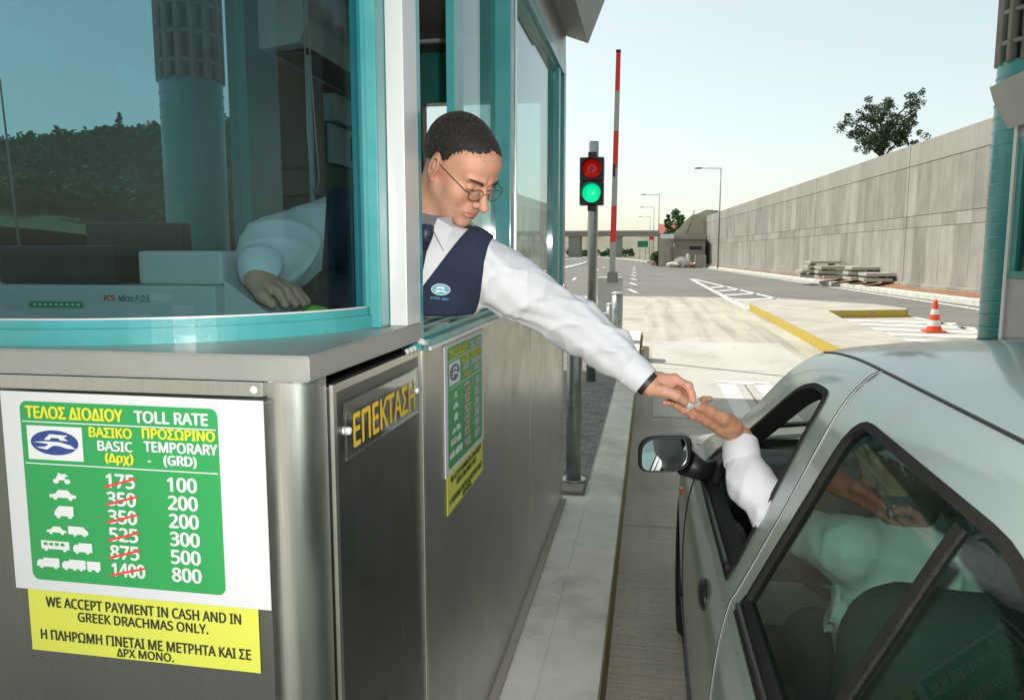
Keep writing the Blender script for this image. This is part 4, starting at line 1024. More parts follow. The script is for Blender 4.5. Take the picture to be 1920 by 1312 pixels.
def notice(label, o, r, u, wd, ht):
    n = r.cross(u).normalized(); t = thing('payment_notice', label, 'notice', o)
    mb = MB('syellow'); pl = [(0, 0), (wd, 0), (wd, ht), (0, ht)]
    lo = [mb.bm.verts.new(r * a + u * b) for a, b in pl]; hi = [mb.bm.verts.new(r * a + u * b + n * .0012) for a, b in pl]
    mb.bm.faces.new(lo[::-1]); mb.bm.faces.new(hi)
    for k in range(4): mb.bm.faces.new([lo[k], lo[(k + 1) % 4], hi[(k + 1) % 4], hi[k]])
    mb.build('sheet', t)
    mb = MB('tblack'); o1 = n * .0017
    for s, a0, b0, a1, b1 in (('WE ACCEPT PAYMENT IN CASH AND IN', .08, .74, .93, .90), ('GREEK DRACHMAS ONLY.', .22, .54, .79, .69), ('Η ΠΛΗΡΩΜΗ ΓΙΝΕΤΑΙ ΜΕ ΜΕΤΡΗΤΑ ΚΑΙ ΣΕ', .045, .20, .965, .36), ('ΔΡΧ ΜΟΝΟ.', .385, .035, .635, .17)):
        text_into(mb, s, (a0 * wd, b0 * ht, a1 * wd, b1 * ht), o1, r, u, 0, .014)
    mb.build('printing', t)
notice('yellow cash payment notice under the sign on the booth front', Vector((-.928, .9838, 1.043)), r1, UZ, .380, .0985)
notice('yellow notice below the toll sheet on the steel side panel', Vector((-.4614, 1.715, 1.031)), Vector((0, 1, .006)).normalized(), UZ, .392, .096)

def name_plate():
    t = thing('name_plate', 'clear plate with yellow stencilled Greek lettering on the booth door', 'plate', (-.4652, 1.106, 1.330))
    r, u = Vector((0, 1, 0)), UZ; n = r.cross(u)
    MB('perspex').box((.0045, 0, 0), (.0085, .378, .091), .001).build('plate', t)
    mb = MB('stencil', 'steel_dark'); text_into(mb, 'ΕΠΕΚΤΑΣΗ', (.026, .016, .352, .068), n * .0092, r, u, 0, .014)
    # stencil bridges
    for a in (.035, .083, .125, .168, .208, .250, .300, .340): poly_into(mb, [(a, .010), (a + .0035, .010), (a + .0035, .074), (a, .074)], Vector((0, 0, 0)), r, u, 1, .0097)
    mb.build('lettering', t)
    for a, b in ((.010, .046), (.370, .046)): MB('alu').lathe([(.0001, .013), (.005, .0125), (.0065, .009), (.0065, .0)], (0, a, b), 12, 'x', cap=False).build('screw', t)
name_plate()

# ------------------------------------------------------------------ things inside the booth
def inside():
    t = thing('cash_terminal', 'pale grey cash terminal standing on the desk behind the curved window', 'cash register', (0, 0, 0))
    mb = MB('machine'); mb.box((-1.33, 1.33, 1.449), (-.80, 1.50, 1.59), .008); mb.build('body', t)
    mb = MB('machine'); mb.box((-.98, 1.36, 1.59), (-.80, 1.49, 1.655), .01); mb.prism([(-.80, 1.452), (-.66, 1.452), (-.66, 1.50), (-.80, 1.60)], 1.36, 1.5, 'y'); mb.build('printer', t)
    mb = MB('screen'); mb.box((-1.28, 1.345, 1.59), (-1.02, 1.47, 1.665), .01); mb.build('display', t)
    mb = MB('tred', 'tblue', 'sgreen', 'twhite')
    o, r = Vector((0, 1.3285, 0)), Vector((1, 0, 0))
    text_into(mb, 'ICS', (-1.035, 1.560, -1.010, 1.570), o, r, UZ, 0, .02); text_into(mb, 'Micro P.O.S.', (-1.003, 1.5585, -.935, 1.5705), o, r, UZ, 1, .006, .25)
    poly_into(mb, [(-1.20, 1.545), (-1.08, 1.545), (-1.08, 1.557), (-1.20, 1.557)], o, r, UZ, 2, .0004)
    for k in range(9): poly_into(mb, [(-1.19 + k * .012, 1.549), (-1.183 + k * .012, 1.549), (-1.183 + k * .012, 1.553), (-1.19 + k * .012, 1.553)], o, r, UZ, 3, .0008)
    mb.build('printing', t)
    t = thing('air_conditioner', 'white wall air conditioner inside the booth near the ceiling', 'air conditioner', (0, 0, 0))
    MB('greyl').prism([(-1.455, 2.68), (-1.27, 2.68), (-1.25, 2.64), (-1.25, 2.50), (-1.29, 2.42), (-1.455, 2.40)], 2.78, 3.75, 'y').build('casing', t)
    mb = MB('dark'); mb.prism([(-1.285, 2.418), (-1.30, 2.409), (-1.42, 2.396), (-1.42, 2.402)], 2.85, 3.68, 'y'); mb.build('outlet', t)
    t = thing('wall_box', 'pale control box with display on the inner booth wall', 'control box', (0, 0, 0))
    MB('greyl').box((-1.459, 3.37, 2.24), (-1.40, 3.95, 2.36), .006).build('cover', t); mb = MB('greyl', 'screen'); mb.box((-1.459, 3.40, 2.06), (-1.435, 3.95, 2.236), .006); mb.m(1).box((-1.4345, 3.62, 2.09), (-1.432, 3.93, 2.20)); mb.build('panel', t)
    mb = MB('alu'); pts = [(-1.25, 2.74, 2.60), (-1.25, 2.74, 2.1), (-1.25, 2.755, 1.90), (-1.25, 2.80, 1.87), (-1.25, 2.83, 1.93), (-1.25, 2.80, 2.2), (-1.25, 2.76, 2.60)]
    mb.tube(pts, .0025, 6); tag(mb.build('blind_cord'), 'looped pale blind cord hanging inside beside the dark teal mullion', 'cord')
    tag(MB('greyl').tube([(-1.32, 2.92, 1.5), (-1.32, 2.92, 2.68)], .012, 8).build('conduit'), 'thin pale conduit running up inside the booth beside the mullion', 'conduit')
    mb = MB('lime'); mb.ball((-.685, 1.50, 1.515), .05, 2, (1, .7, .6)); tag(mb.build('lime_cloth'), 'lime green cloth lying by the clerk at the window', 'cloth')
    t = thing('monitor', 'dark monitor behind the cash terminal in the booth', 'monitor', (0, 0, 0))
    MB('black').box((-1.30, 1.62, 1.45), (-1.05, 1.66, 1.72), .01).build('screen', t); MB('black').box((-1.2, 1.64, 1.30), (-1.15, 1.68, 1.45)).build('stand', t)
inside()
# a taxi on the far lanes seen through the booth
def cab(x, y, rz):
    t = thing('yellow_van', 'small yellow vehicle on the far lanes seen through booth glass', 'van', (x, y, 0)); t.rotation_euler = (0, 0, rz)
    MB('cabyellow').prism([(-2.1, .4), (2.1, .4), (2.15, .95), (1.25, 1.1), (.75, 1.65), (-1.6, 1.7), (-2.1, 1.1)], -.85, .85, 'y').build('body', t)
    mb = MB('screen')
    for s in (-1, 1): mb.prism([(-1.5, 1.1), (1.0, 1.1), (.65, 1.55), (-1.45, 1.6)], s * .852 - .004, s * .852 + .004, 'y')
    mb.prism([(-1.2, .01)] * 0 or [(-.7, 1.12), (.7, 1.12), (.62, 1.6), (-.62, 1.6)], -2.13, -2.10, 'x'); mb.build('window', t)
    for xx in (-1.3, 1.3):
        for s in (-1, 1): MB('tyre').lathe([(.05, s * .86 - .09), (.31, s * .86 - .09), (.31, s * .86 + .09), (.05, s * .86 + .09)], (xx, 0, .31), 20, 'y').build('wheel', t)
cab(-17.5, 26, 1.7)

# ------------------------------------------------------------------ the car
CXM = .99                                     # its centre line
PROF = np.array([(.235, .19), (.165, .24), (.148, .34), (.141, .46), (.139, .58), (.142, .68), (.150, .77), (.163, .85), (.180, .91), (.200, .945),
                 (.250, 1.055), (.305, 1.175), (.358, 1.29), (.392, 1.352), (.425, 1.393), (.462, 1.417), (.56, 1.437), (.72, 1.452), (.86, 1.458), (.99, 1.460)])
def _dense(P, n=400):
    out = []
    for i in range(len(P) - 1):
        p0, p1, p2, p3 = P[max(i - 1, 0)], P[i], P[i + 1], P[min(i + 2, len(P) - 1)]
        for t in np.linspace(0, 1, 20, endpoint=False):
            out.append(.5 * ((2 * p1) + (-p0 + p2) * t + (2 * p0 - 5 * p1 + 4 * p2 - p3) * t * t + (-p0 + 3 * p1 - 3 * p2 + p3) * t ** 3))
    out.append(P[-1]); return np.array(out)
PD = _dense(PROF)
SD = np.concatenate([[0], np.cumsum(np.linalg.norm(np.diff(PD, axis=0), axis=1))])
def s_of_z(z): return float(np.interp(z, PD[:, 1], SD))
S_DITCH = float(np.interp(.462, PD[:, 0], SD)); S_BELT = s_of_z(.945)
def shell(y, s, off=0.):
    """point of the left body skin at station y and girth s (towards the roof's centre), pushed off outwards"""
    x = float(np.interp(s, SD, PD[:, 0])); z = float(np.interp(s, SD, PD[:, 1]))
    x2 = float(np.interp(s + .004, SD, PD[:, 0])); z2 = float(np.interp(s + .004, SD, PD[:, 1]))
    if s + .004 >= SD[-1]: x2, z2 = x + .004, z
    t = Vector((x2 - x, z2 - z)).normalized(); nx, nz = -t.y, t.x
    wb = max(0., 1 - abs(z - .945) / .42) if z < .945 else max(0., 1 - (z - .945) / .45)
    z += (2.0 - y) * .045 * wb * (1 if y < 2.5 else 0) + (-.0225 * wb if y >= 2.5 else 0)
    roof = max(0., min(1., (z - 1.0) / .42))
    if y > 1.7: z -= roof * .035 * ((y - 1.7) / .5) ** 2
    if y < .9: z -= roof * .11 * ((.9 - y) / 1.0) ** 2
    f = max(0., (y - 3.25) / .85); x += .30 * f * f
    f = max(0., (.25 - y) / 1.0); x += .10 * f * f + roof * .06 * f
    return Vector((x + nx * off, y, z + nz * off))

def inside_poly(p, poly):
    x, y = p; c = False; j = len(poly) - 1
    for i in range(len(poly)):
        a, b = poly[i], poly[j]
        if (a[1] > y) != (b[1] > y) and x < (b[0] - a[0]) * (y - a[1]) / (b[1] - a[1]) + a[0]: c = not c
        j = i
    return c
def rounded(poly, r, n=5):
    out = []; N = len(poly)
    rs = r if hasattr(r, '__len__') else [r] * N
    for i in range(N):
        p, a, b = Vector(poly[i]), Vector(poly[i - 1]), Vector(poly[(i + 1) % N])
        k = min(rs[i], (a - p).length * .45, (b - p).length * .45)
        A, B = p + (a - p).normalized() * k, p + (b - p).normalized() * k
        for q in range(n + 1):
            t = q / n; out.append(tuple((A * (1 - t) ** 2 + p * 2 * t * (1 - t) + B * t * t)))
    return out
def dens(poly, step):
    out = []
    for i in range(len(poly)):
        a, b = Vector(poly[i]), Vector(poly[(i + 1) % len(poly)]); n = max(1, int((b - a).length / step))
        out += [tuple(a.lerp(b, k / n)) for k in range(n)]
    return out
def inset(poly, d):
    """shrink a polygon (counter-clockwise) by d along its vertex normals"""
    out = []; N = len(poly)
    for i in range(N):
        a, p, b = Vector(poly[i - 1]), Vector(poly[i]), Vector(poly[(i + 1) % N])
        e1, e2 = (p - a).normalized(), (b - p).normalized()
        n = Vector((-e1.y, e1.x)) + Vector((-e2.y, e2.x))
        n = n.normalized() if n.length > 1e-6 else Vector((-e1.y, e1.x))
        k = max(.5, n.dot(Vector((-e1.y, e1.x)))); out.append(tuple(p + n * d / k))
    return out
def ccw(poly):
    A = sum(poly[i - 1][0] * poly[i][1] - poly[i][0] * poly[i - 1][1] for i in range(len(poly)))
    return poly if A > 0 else poly[::-1]
def skin_mesh(name, mat, outer, holes=(), off=0., thick=0., step=.03, mirror=False, parent=None, fn=None):
    """triangulated patch of the body skin bounded by outer (in y,s) with holes cut clean out of it"""
    fn = fn or shell
    loops = [dens(outer, step)] + [dens(h, step) for h in holes]
    V, E_ = [], []
    for L in loops:
        b = len(V); V += [Vector(p) for p in L]; E_ += [(b + i, b + (i + 1) % len(L)) for i in range(len(L))]
    ys = [p[0] for p in outer]; ss = [p[1] for p in outer]
    y = min(ys) + step * .7
    def near(p): return any((Vector(p) - q).length < step * .55 for q in bd)
    from mathutils.kdtree import KDTree
    kd = KDTree(len(V))
    for i, v in enumerate(V): kd.insert((v.x, v.y, 0), i)
    kd.balance()
    while y < max(ys):
        s = min(ss) + step * .45
        while s < max(ss):
            if inside_poly((y, s), loops[0]) and not any(inside_poly((y, s), h) for h in loops[1:]) and kd.find((y, s, 0))[2] > step * .5: V.append(Vector((y, s)))
            s += step
        y += step
    vo, _, fo, *_r = delaunay_2d_cdt(V, E_, [], 0, 1e-6)
    bm = bmesh.new()
    P = [fn(v.x, v.y, off) for v in vo]
    vs = [bm.verts.new(p) for p in P]
    keep = []
    for f in fo:
        c = (sum(vo[i].x for i in f) / len(f), sum(vo[i].y for i in f) / len(f))
        if inside_poly(c, loops[0]) and not any(inside_poly(c, h) for h in loops[1:]): keep.append(bm.faces.new([vs[i] for i in f]))
    for v in [v for v in bm.verts if not v.link_faces]: bm.verts.remove(v)
    for f in bm.faces: f.smooth = True
    bm.normal_update()
    bmesh.ops.recalc_face_normals(bm, faces=bm.faces[:])
    if sum(f.normal.x + .3 * -f.normal.z for f in bm.faces) > 0: bmesh.ops.reverse_faces(bm, faces=bm.faces[:])
    if thick:
        g = bmesh.ops.solidify(bm, geom=bm.faces[:], thickness=thick)
        for e in bm.edges:
            if len(e.link_faces) == 2 and e.calc_face_angle(0) > .6: e.smooth = False
    pair = mirror and name not in ('body', 'headlining')
    if mirror and not pair:
        g = bmesh.ops.duplicate(bm, geom=bm.verts[:] + bm.edges[:] + bm.faces[:])
        for v in g['geom']:
            if isinstance(v, bmesh.types.BMVert): v.co.x = 2 * CXM - v.co.x
        bmesh.ops.reverse_faces(bm, faces=[f for f in g['geom'] if isinstance(f, bmesh.types.BMFace)])
    me = bpy.data.meshes.new(name); bm.to_mesh(me); bm.free(); me.materials.append(MT[mat])
    if pair:
        m2 = me.copy(); b2 = bmesh.new(); b2.from_mesh(m2)
        for v in b2.verts: v.co.x = 2 * CXM - v.co.x
        bmesh.ops.reverse_faces(b2, faces=b2.faces[:]); b2.to_mesh(m2); b2.free(); link(name, m2, parent)
    return link(name, me, parent)

def car():
    t = thing('car', 'silver green saloon car with open driver window waiting at the toll booth', 'car', (0, 0, 0))
    B = S_BELT; top = s_of_z(1.352)
    zs = s_of_z
    outer = ccw([(-.55, 0), (3.02, 0)] + [(3.33 + .36 * math.cos(a), .12 + .36 * math.sin(a)) for a in [R(170 - 10 * k) for k in range(17)] if .12 + .36 * math.sin(a) > 0] + [(3.70, 0), (4.06, .02), (4.10, zs(.55)), (4.05, zs(.70)), (3.6, zs(.83)), (3.2, zs(.90)), (2.98, zs(.94)), (2.62, zs(1.12)), (2.30, zs(1.345)), (2.17, S_DITCH), (2.20, SD[-1]), (.05, SD[-1]), (-.15, S_DITCH), (-.55, B + .02)])
    fw = ccw(rounded([(1.70, B - .012), (2.72, B - .012), (2.60, B + .07), (2.02, top - .03), (1.90, top), (1.745, top)], [.03, .02, .05, .12, .06, .05]))
    rw = ccw(rounded([(1.525, B - .008), (1.50, top), (.80, top - .012), (.35, B + .14), (.50, B - .008)], [.03, .09, .12, .12, .05]))
    b = skin_mesh('body', 'car', outer, [fw, rw], 0, .022, .034, True, t)
    # inner liner so the cabin reads dark
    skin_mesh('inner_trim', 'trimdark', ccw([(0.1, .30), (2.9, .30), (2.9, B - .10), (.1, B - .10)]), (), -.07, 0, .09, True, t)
    skin_mesh('headlining', 'seat', ccw([(0.25, S_DITCH), (2.1, S_DITCH), (2.1, SD[-1]), (.25, SD[-1])]), (), -.035, 0, .12, True, t)
    # rubber frames, glass
    skin_mesh('window_seal', 'rubber', fw, [inset(fw, .015)], .004, .05, .03, True, t)
    o = skin_mesh('window_seal', 'rubber', rw, [inset(rw, .017)], .004, .02, .03, True, t)
    wr = inset(rw, .014)
    skin_mesh('rear_door_glass', 'carglass', wr, (), -.006, 0, .04, True, t)
    y0 = .98
    skin_mesh('window_divider', 'rubber', ccw([(y0 - .013, B + .02), (y0 + .013, B + .02), (y0 + .012, top - .04), (y0 - .014, top - .04)]), (), -.001, .012, .03, True, t)
    for y_0, y_1 in ((1.70, 2.66), (.50, 1.53)): skin_mesh('belt_seal', 'rubber', ccw([(y_0, B - .034), (y_1, B - .034), (y_1 - .004, B + .010), (y_0 + .004, B + .010)]), (), .0045, .004, .03, True, t)
    # belt moulding: shiny strip along the sill
    for a, b_ in ((1.72, 2.60), (.55, 1.51)):
        mb = MB('black'); mb.tube([shell(y, B - .012, .010) for y in np.linspace(a, b_, 26)], .0065, 8); mb.build('belt_moulding', t)
    # mirror triangle
    skin_mesh('mirror_triangle', 'black', ccw(rounded([(2.44, B - .004), (2.72, B - .004), (2.42, B + .23)], .02)), (), .002, .02, .03, True, t)
    # door gaps, roof ditch
    def seam(name, pts, r=.0022, mat='black', off=.0008): MB(mat).tube([shell(y, s, off) for y, s in pts], r, 6).build(name, t)
    def spl(P, n=10):
        P = [Vector(p) for p in P]; out = []
        for i in range(len(P) - 1):
            p0, p1, p2, p3 = P[max(i - 1, 0)], P[i], P[i + 1], P[min(i + 2, len(P) - 1)]
            for k in range(n):
                q = k / n; out.append(tuple(.5 * ((2 * p1) + (-p0 + p2) * q + (2 * p0 - 5 * p1 + 4 * p2 - p3) * q * q + (-p0 + 3 * p1 - 3 * p2 + p3) * q ** 3)))
        return out + [tuple(P[-1])]
    gap = spl([(1.635, S_DITCH), (1.625, top + .02), (1.60, B + .2), (1.60, B), (1.585, B - .10), (1.575, B - .25), (1.56, .12), (1.56, .05)])
    seam('door_gap', gap); seam('door_gap_edge', [(y - .004, s) for y, s in gap], .0007, 'alu', .0012)
    seam('roof_ditch', [(y, S_DITCH) for y in np.linspace(2.16, .0, 50)], .0032)
    seam('door_gap', spl([(2.70, B - .02), (2.76, B - .2), (2.78, .2), (2.70, .05)]))
    seam('fender_gap', [(y, zs(.885) - .0) for y in np.linspace(2.95, 3.1, 4)])
    # door handle, lower rub strip, indicator
    c = shell(1.93, zs(.79), .002)
    mb = MB('black', 'car'); mb.ball(c, 1, 3, (.014, .062, .036)); mb.build('door_handle', t)
    skin_mesh('rub_strip', 'black', ccw([(.1, .10), (2.98, .10), (2.98, .155), (.1, .155)]), (), .006, .01, .04, True, t)
    mb = MB('amber'); mb.ball(shell(3.07, zs(.72), .002), 1, 2, (.010, .034, .014)); mb.build('side_indicator', t)
    # windscreen, bonnet, tail
    def grid_patch(name, mat, fn, nu, nv, parent=t, thick=0):
        mb = MB(mat); V = [[mb.bm.verts.new(fn(i / nu, j / nv)) for j in range(nv + 1)] for i in range(nu + 1)]
        for i in range(nu):
            for j in range(nv): f = mb.bm.faces.new([V[i][j], V[i + 1][j], V[i + 1][j + 1], V[i][j + 1]]); f.smooth = True
        bmesh.ops.recalc_face_normals(mb.bm, faces=mb.bm.faces[:])
        if thick: bmesh.ops.solidify(mb.bm, geom=mb.bm.faces[:], thickness=thick)
        return mb.build(name, parent)
    edge = [(2.98, zs(.94)), (2.62, zs(1.12)), (2.30, zs(1.345)), (2.17, S_DITCH)]
    ed = spl(edge, 6)
    def wsf(u, v):
        k = v * (len(ed) - 1); i = min(int(k), len(ed) - 2); q = k - i
        y = ed[i][0] + (ed[i + 1][0] - ed[i][0]) * q; s = ed[i][1] + (ed[i + 1][1] - ed[i][1]) * q
        L = shell(y, s); Rr = Vector((2 * CXM - L.x, L.y, L.z)); p = L.lerp(Rr, u); h = 4 * u * (1 - u)
        p.y += h * (.17 - .12 * v); p.z += h * .035 * (.3 + v); return p
    grid_patch('windscreen', 'clear', wsf, 16, 12)
    def hood(u, v):
        y = 2.98 + 1.08 * v; s = float(np.interp(y, [2.98, 3.2, 3.6, 4.05], [zs(.94), zs(.90), zs(.83), zs(.70)]))
        L = shell(y, s); Rr = Vector((2 * CXM - L.x, L.y, L.z)); p = L.lerp(Rr, u); h = 4 * u * (1 - u)
        p.z += h * .045; p.y += h * (.15 * (1 - v) + .10 * v); return p
    grid_patch('bonnet', 'car', hood, 18, 12, t, .01)
    def nose(u, v):
        s = zs(.70) * (1 - v) + .02 * v
        L = shell(4.05 + .05 * math.sin(v * 3.0), s); Rr = Vector((2 * CXM - L.x, L.y, L.z)); p = L.lerp(Rr, u); p.y += 4 * u * (1 - u) * .10; return p
    grid_patch('front_bumper', 'car', nose, 14, 8)
    def rear(u, v):
        e = spl([(-.55, B + .02), (-.15, S_DITCH), (.05, SD[-1] - .001)], 6)[:13]; k = v * (len(e) - 1); i = min(int(k), len(e) - 2); q = k - i
        y = e[i][0] + (e[i + 1][0] - e[i][0]) * q; s = e[i][1] + (e[i + 1][1] - e[i][1]) * q
        L = shell(y, min(s, S_DITCH)); Rr = Vector((2 * CXM - L.x, L.y, L.z)); p = L.lerp(Rr, u); p.z += 4 * u * (1 - u) * .02; return p
    grid_patch('rear_window', 'carglass', rear, 12, 8)
    def boot(u, v):
        prof = [(-.55, .98), (-1.0, .97), (-1.08, .85), (-1.12, .45), (-1.0, .25)]; k = v * 4; i = min(int(k), 3); q = k - i
        y = prof[i][0] + (prof[i + 1][0] - prof[i][0]) * q; z = prof[i][1] + (prof[i + 1][1] - prof[i][1]) * q
        return Vector((.26 + (2 * CXM - .52) * u, y, z))
    grid_patch('boot', 'car', boot, 6, 12)
    def qtr(u, v): return Vector((.235 - .02 * math.sin(v * 3) + .04 * u, -.5 - .55 * u, .2 + .78 * v))
    grid_patch('rear_wing', 'car', qtr, 6, 8)
    # wheels
    for x, s in ((.235, 1), (2 * CXM - .235, -1)):
        for y in (3.33, .62):
            w_ = MB('tyre').lathe([(.20, -.085), (.285, -.088), (.300, -.07), (.305, 0), (.300, .07), (.285, .088), (.20, .085)], (x, y, .305), 32, 'x', cap=False).build('wheel', t)
            MB('rim').lathe([(.02, -s * .055), (.08, -s * .06), (.14, -s * .035), (.18, -s * .06), (.205, -s * .075)], (x, y, .305), 32, 'x', cap=False).build('rim', w_)
    # door mirror: glass looks back at the driver
    mt = MB('black')
    def mir(fr, yo): # rounded-rectangle rings
        return [(.058 + fr * .083 * np.sign(math.cos(a)) * abs(math.cos(a)) ** .55 , 2.44 + yo, 1.018 + fr * .058 * np.sign(math.sin(a)) * abs(math.sin(a)) ** .55 + .012 * math.cos(a)) for a in [2 * math.pi * k / 36 for k in range(36)]]
    rings = [[mt.bm.verts.new(p) for p in mir(f, y)] for f, y in ((.86, .014), (.86, .0), (.93, -.006), (1.0, .002), (1.02, .02), (.97, .06), (.8, .085), (.45, .10))]
    for a, b2 in zip(rings, rings[1:]):
        for k in range(36): f = mt.bm.faces.new([a[k], a[(k + 1) % 36], b2[(k + 1) % 36], b2[k]]); f.smooth = True
    mt.bm.faces.new(rings[-1])
    mt.tube([(.125, 2.48, .985), (.175, 2.50, .955), (.215, 2.53, .945)], [.045, .034, .04], 12)
    mo = mt.build('door_mirror', t)
    mg = MB('mirror'); mg.face([(x, y + .121 * (x - .058) + .185 * (z - 1.018), z) for x, y, z in mir(.86, .006)]); g = mg.build('mirror_glass', mo)
    # dashboard, wheel, seats
    def dash(u, v):
        prof = [(2.92, .93), (2.72, .975), (2.56, .955), (2.46, .90), (2.42, .80), (2.50, .60)]; k = v * 5; i = min(int(k), 4); q = k - i
        y = prof[i][0] + (prof[i + 1][0] - prof[i][0]) * q; z = prof[i][1] + (prof[i + 1][1] - prof[i][1]) * q
        x = .235 + (2 * CXM - .47) * u; z += .025 * math.exp(-((x - .56) / .17) ** 2) * (v > .3) * (v < .75); return Vector((x, y, z))
    grid_patch('dashboard', 'trimdark', dash, 40, 20)
    mb = MB('trimdark'); mb.lathe([(.001, 2.412), (.03, 2.41), (.036, 2.42)], (.30, 0, .86), 16, 'y', cap=False)
    for k in range(4): mb.box((.27, 2.408, .815 + k * .012), (.33, 2.415, .820 + k * .012))
    mb.build('air_vent', t)
    ctr, n = Vector((.56, 2.20, .89)), Vector((0, -.90, .42)).normalized(); r_ = Vector((1, 0, 0)); u_ = n.cross(r_).normalized()
    st = MB('trimdark').tube([ctr + (r_ * math.cos(a) + u_ * math.sin(a)) * .188 for a in [2 * math.pi * k / 40 for k in range(41)]], .0145, 10, cap=False)
    st.tube([ctr + r_ * .18, ctr, ctr - r_ * .18], [.012, .03, .012], 8); st.tube([ctr, ctr - u_ * .18], [.03, .012], 8); st.tube([ctr, ctr - n * .35], .03, 10)
    st.build('steering_wheel', t)
    def seat(cx_):
        s = sdf_obj('seat', lambda P: smin(smin(sd_cone(P, (cx_ - .12, 1.42, .52), (cx_ - .12, 1.335, .985), .12, .095), sd_cone(P, (cx_ + .12, 1.42, .52), (cx_ + .12, 1.335, .985), .12, .095), .09),
                    smin(smin(sd_cone(P, (cx_ - .17, 1.5, .47), (cx_ - .15, 1.9, .48), .10, .085), sd_cone(P, (cx_ + .17, 1.5, .47), (cx_ + .15, 1.9, .48), .10, .085), .08), sd_cone(P, (cx_ - .10, 1.33, 1.0), (cx_ + .10, 1.33, 1.0), .09, .09), .06), .05),
                    (cx_ - .32, 1.15, .34), (cx_ + .32, 2.06, 1.16), .022, ['seat'], t)
    seat(.55); seat(1.43)
    MB('seat').box((.35, .2, .35), (1.63, .75, .55), .06).box((.33, .02, .5), (1.65, .24, 1.05), .07).build('rear_seat', t)
    MB('dark').box((.26, .0, .20), (1.72, 2.9, .26)).build('floor_pan', t)
    # wiper and aerial
    MB('black').tube([(.50, 3.13, .975), (.80, 3.02, 1.035), (1.15, 2.99, 1.05)], [.012, .008, .006], 6).build('wiper', t)
    a = MB('black'); a.lathe([(.022, 0), (.018, .02), (.008, .03)], (1.005, 2.12, 1.448), 14); a.tube([(1.005, 2.12, 1.47), (1.045, 2.06, 1.50), (1.16, 1.92, 1.565)], [.008, .005, .003], 8); a.build('aerial', t)
    return t
car()

# ------------------------------------------------------------------ people
def join_into(objs, name):
    """merge several sculpted pieces into one mesh object"""
    bm = bmesh.new(); mats = []
    for o in objs:
        rm = []
        for m in o.data.materials:
            if m not in mats: mats.append(m)
            rm.append(mats.index(m))
        b2 = bmesh.new(); b2.from_mesh(o.data)
        for f in b2.faces: f.material_index = rm[f.material_index] if rm else 0
        me = bpy.data.meshes.new('tmp'); b2.to_mesh(me); b2.free(); bm.from_mesh(me); bpy.data.meshes.remove(me)
        d = o.data; bpy.data.objects.remove(o); bpy.data.meshes.remove(d)
    me = bpy.data.meshes.new(name); bm.to_mesh(me); bm.free()
    for m in mats: me.materials.append(m)
    return link(name, me)

def strands(o, n, length, width, comb, src=None, jitter=.5, seed=3):
    """short hairs rooted all over a mesh (or over src), leaning along comb, appended to o"""
    src = src or o
    b0 = bmesh.new(); b0.from_mesh(src.data)
    fs = list(b0.faces); ar = np.array([f.calc_area() for f in fs]); pick = np.random.RandomState(seed).choice(len(fs), n, p=ar / ar.sum())
    base = [(f.normal.copy(), [v.co.copy() for v in f.verts]) for f in fs]; b0.free()
    bm = bmesh.new(); bm.from_mesh(o.data)
    for k in pick:
        nrm, vs = base[k]
        wts = [rng.random() for _ in vs]; s = sum(wts); p = sum((v * (q / s) for v, q in zip(vs, wts)), Vector())
        d = (nrm * .9 + comb * .8 + Vector((rng.uniform(-1, 1), rng.uniform(-1, 1), rng.uniform(-1, 1))) * jitter).normalized()
        sdv = d.cross(nrm); sdv = sdv.normalized() if sdv.length > 1e-4 else nrm.orthogonal().normalized()
        L = length * rng.uniform(.5, 1.2); q = p + d * L * .55; e = p + d * L
        w = width * rng.uniform(.7, 1.3)
        f = bm.faces.new([bm.verts.new(x) for x in (p - nrm * .001 - sdv * w, p - nrm * .001 + sdv * w, q + sdv * w * .7, e, q - sdv * w * .7)])
        f.material_index = 1 if rng.random() < .5 else 0
    bm.to_mesh(o.data); bm.free()

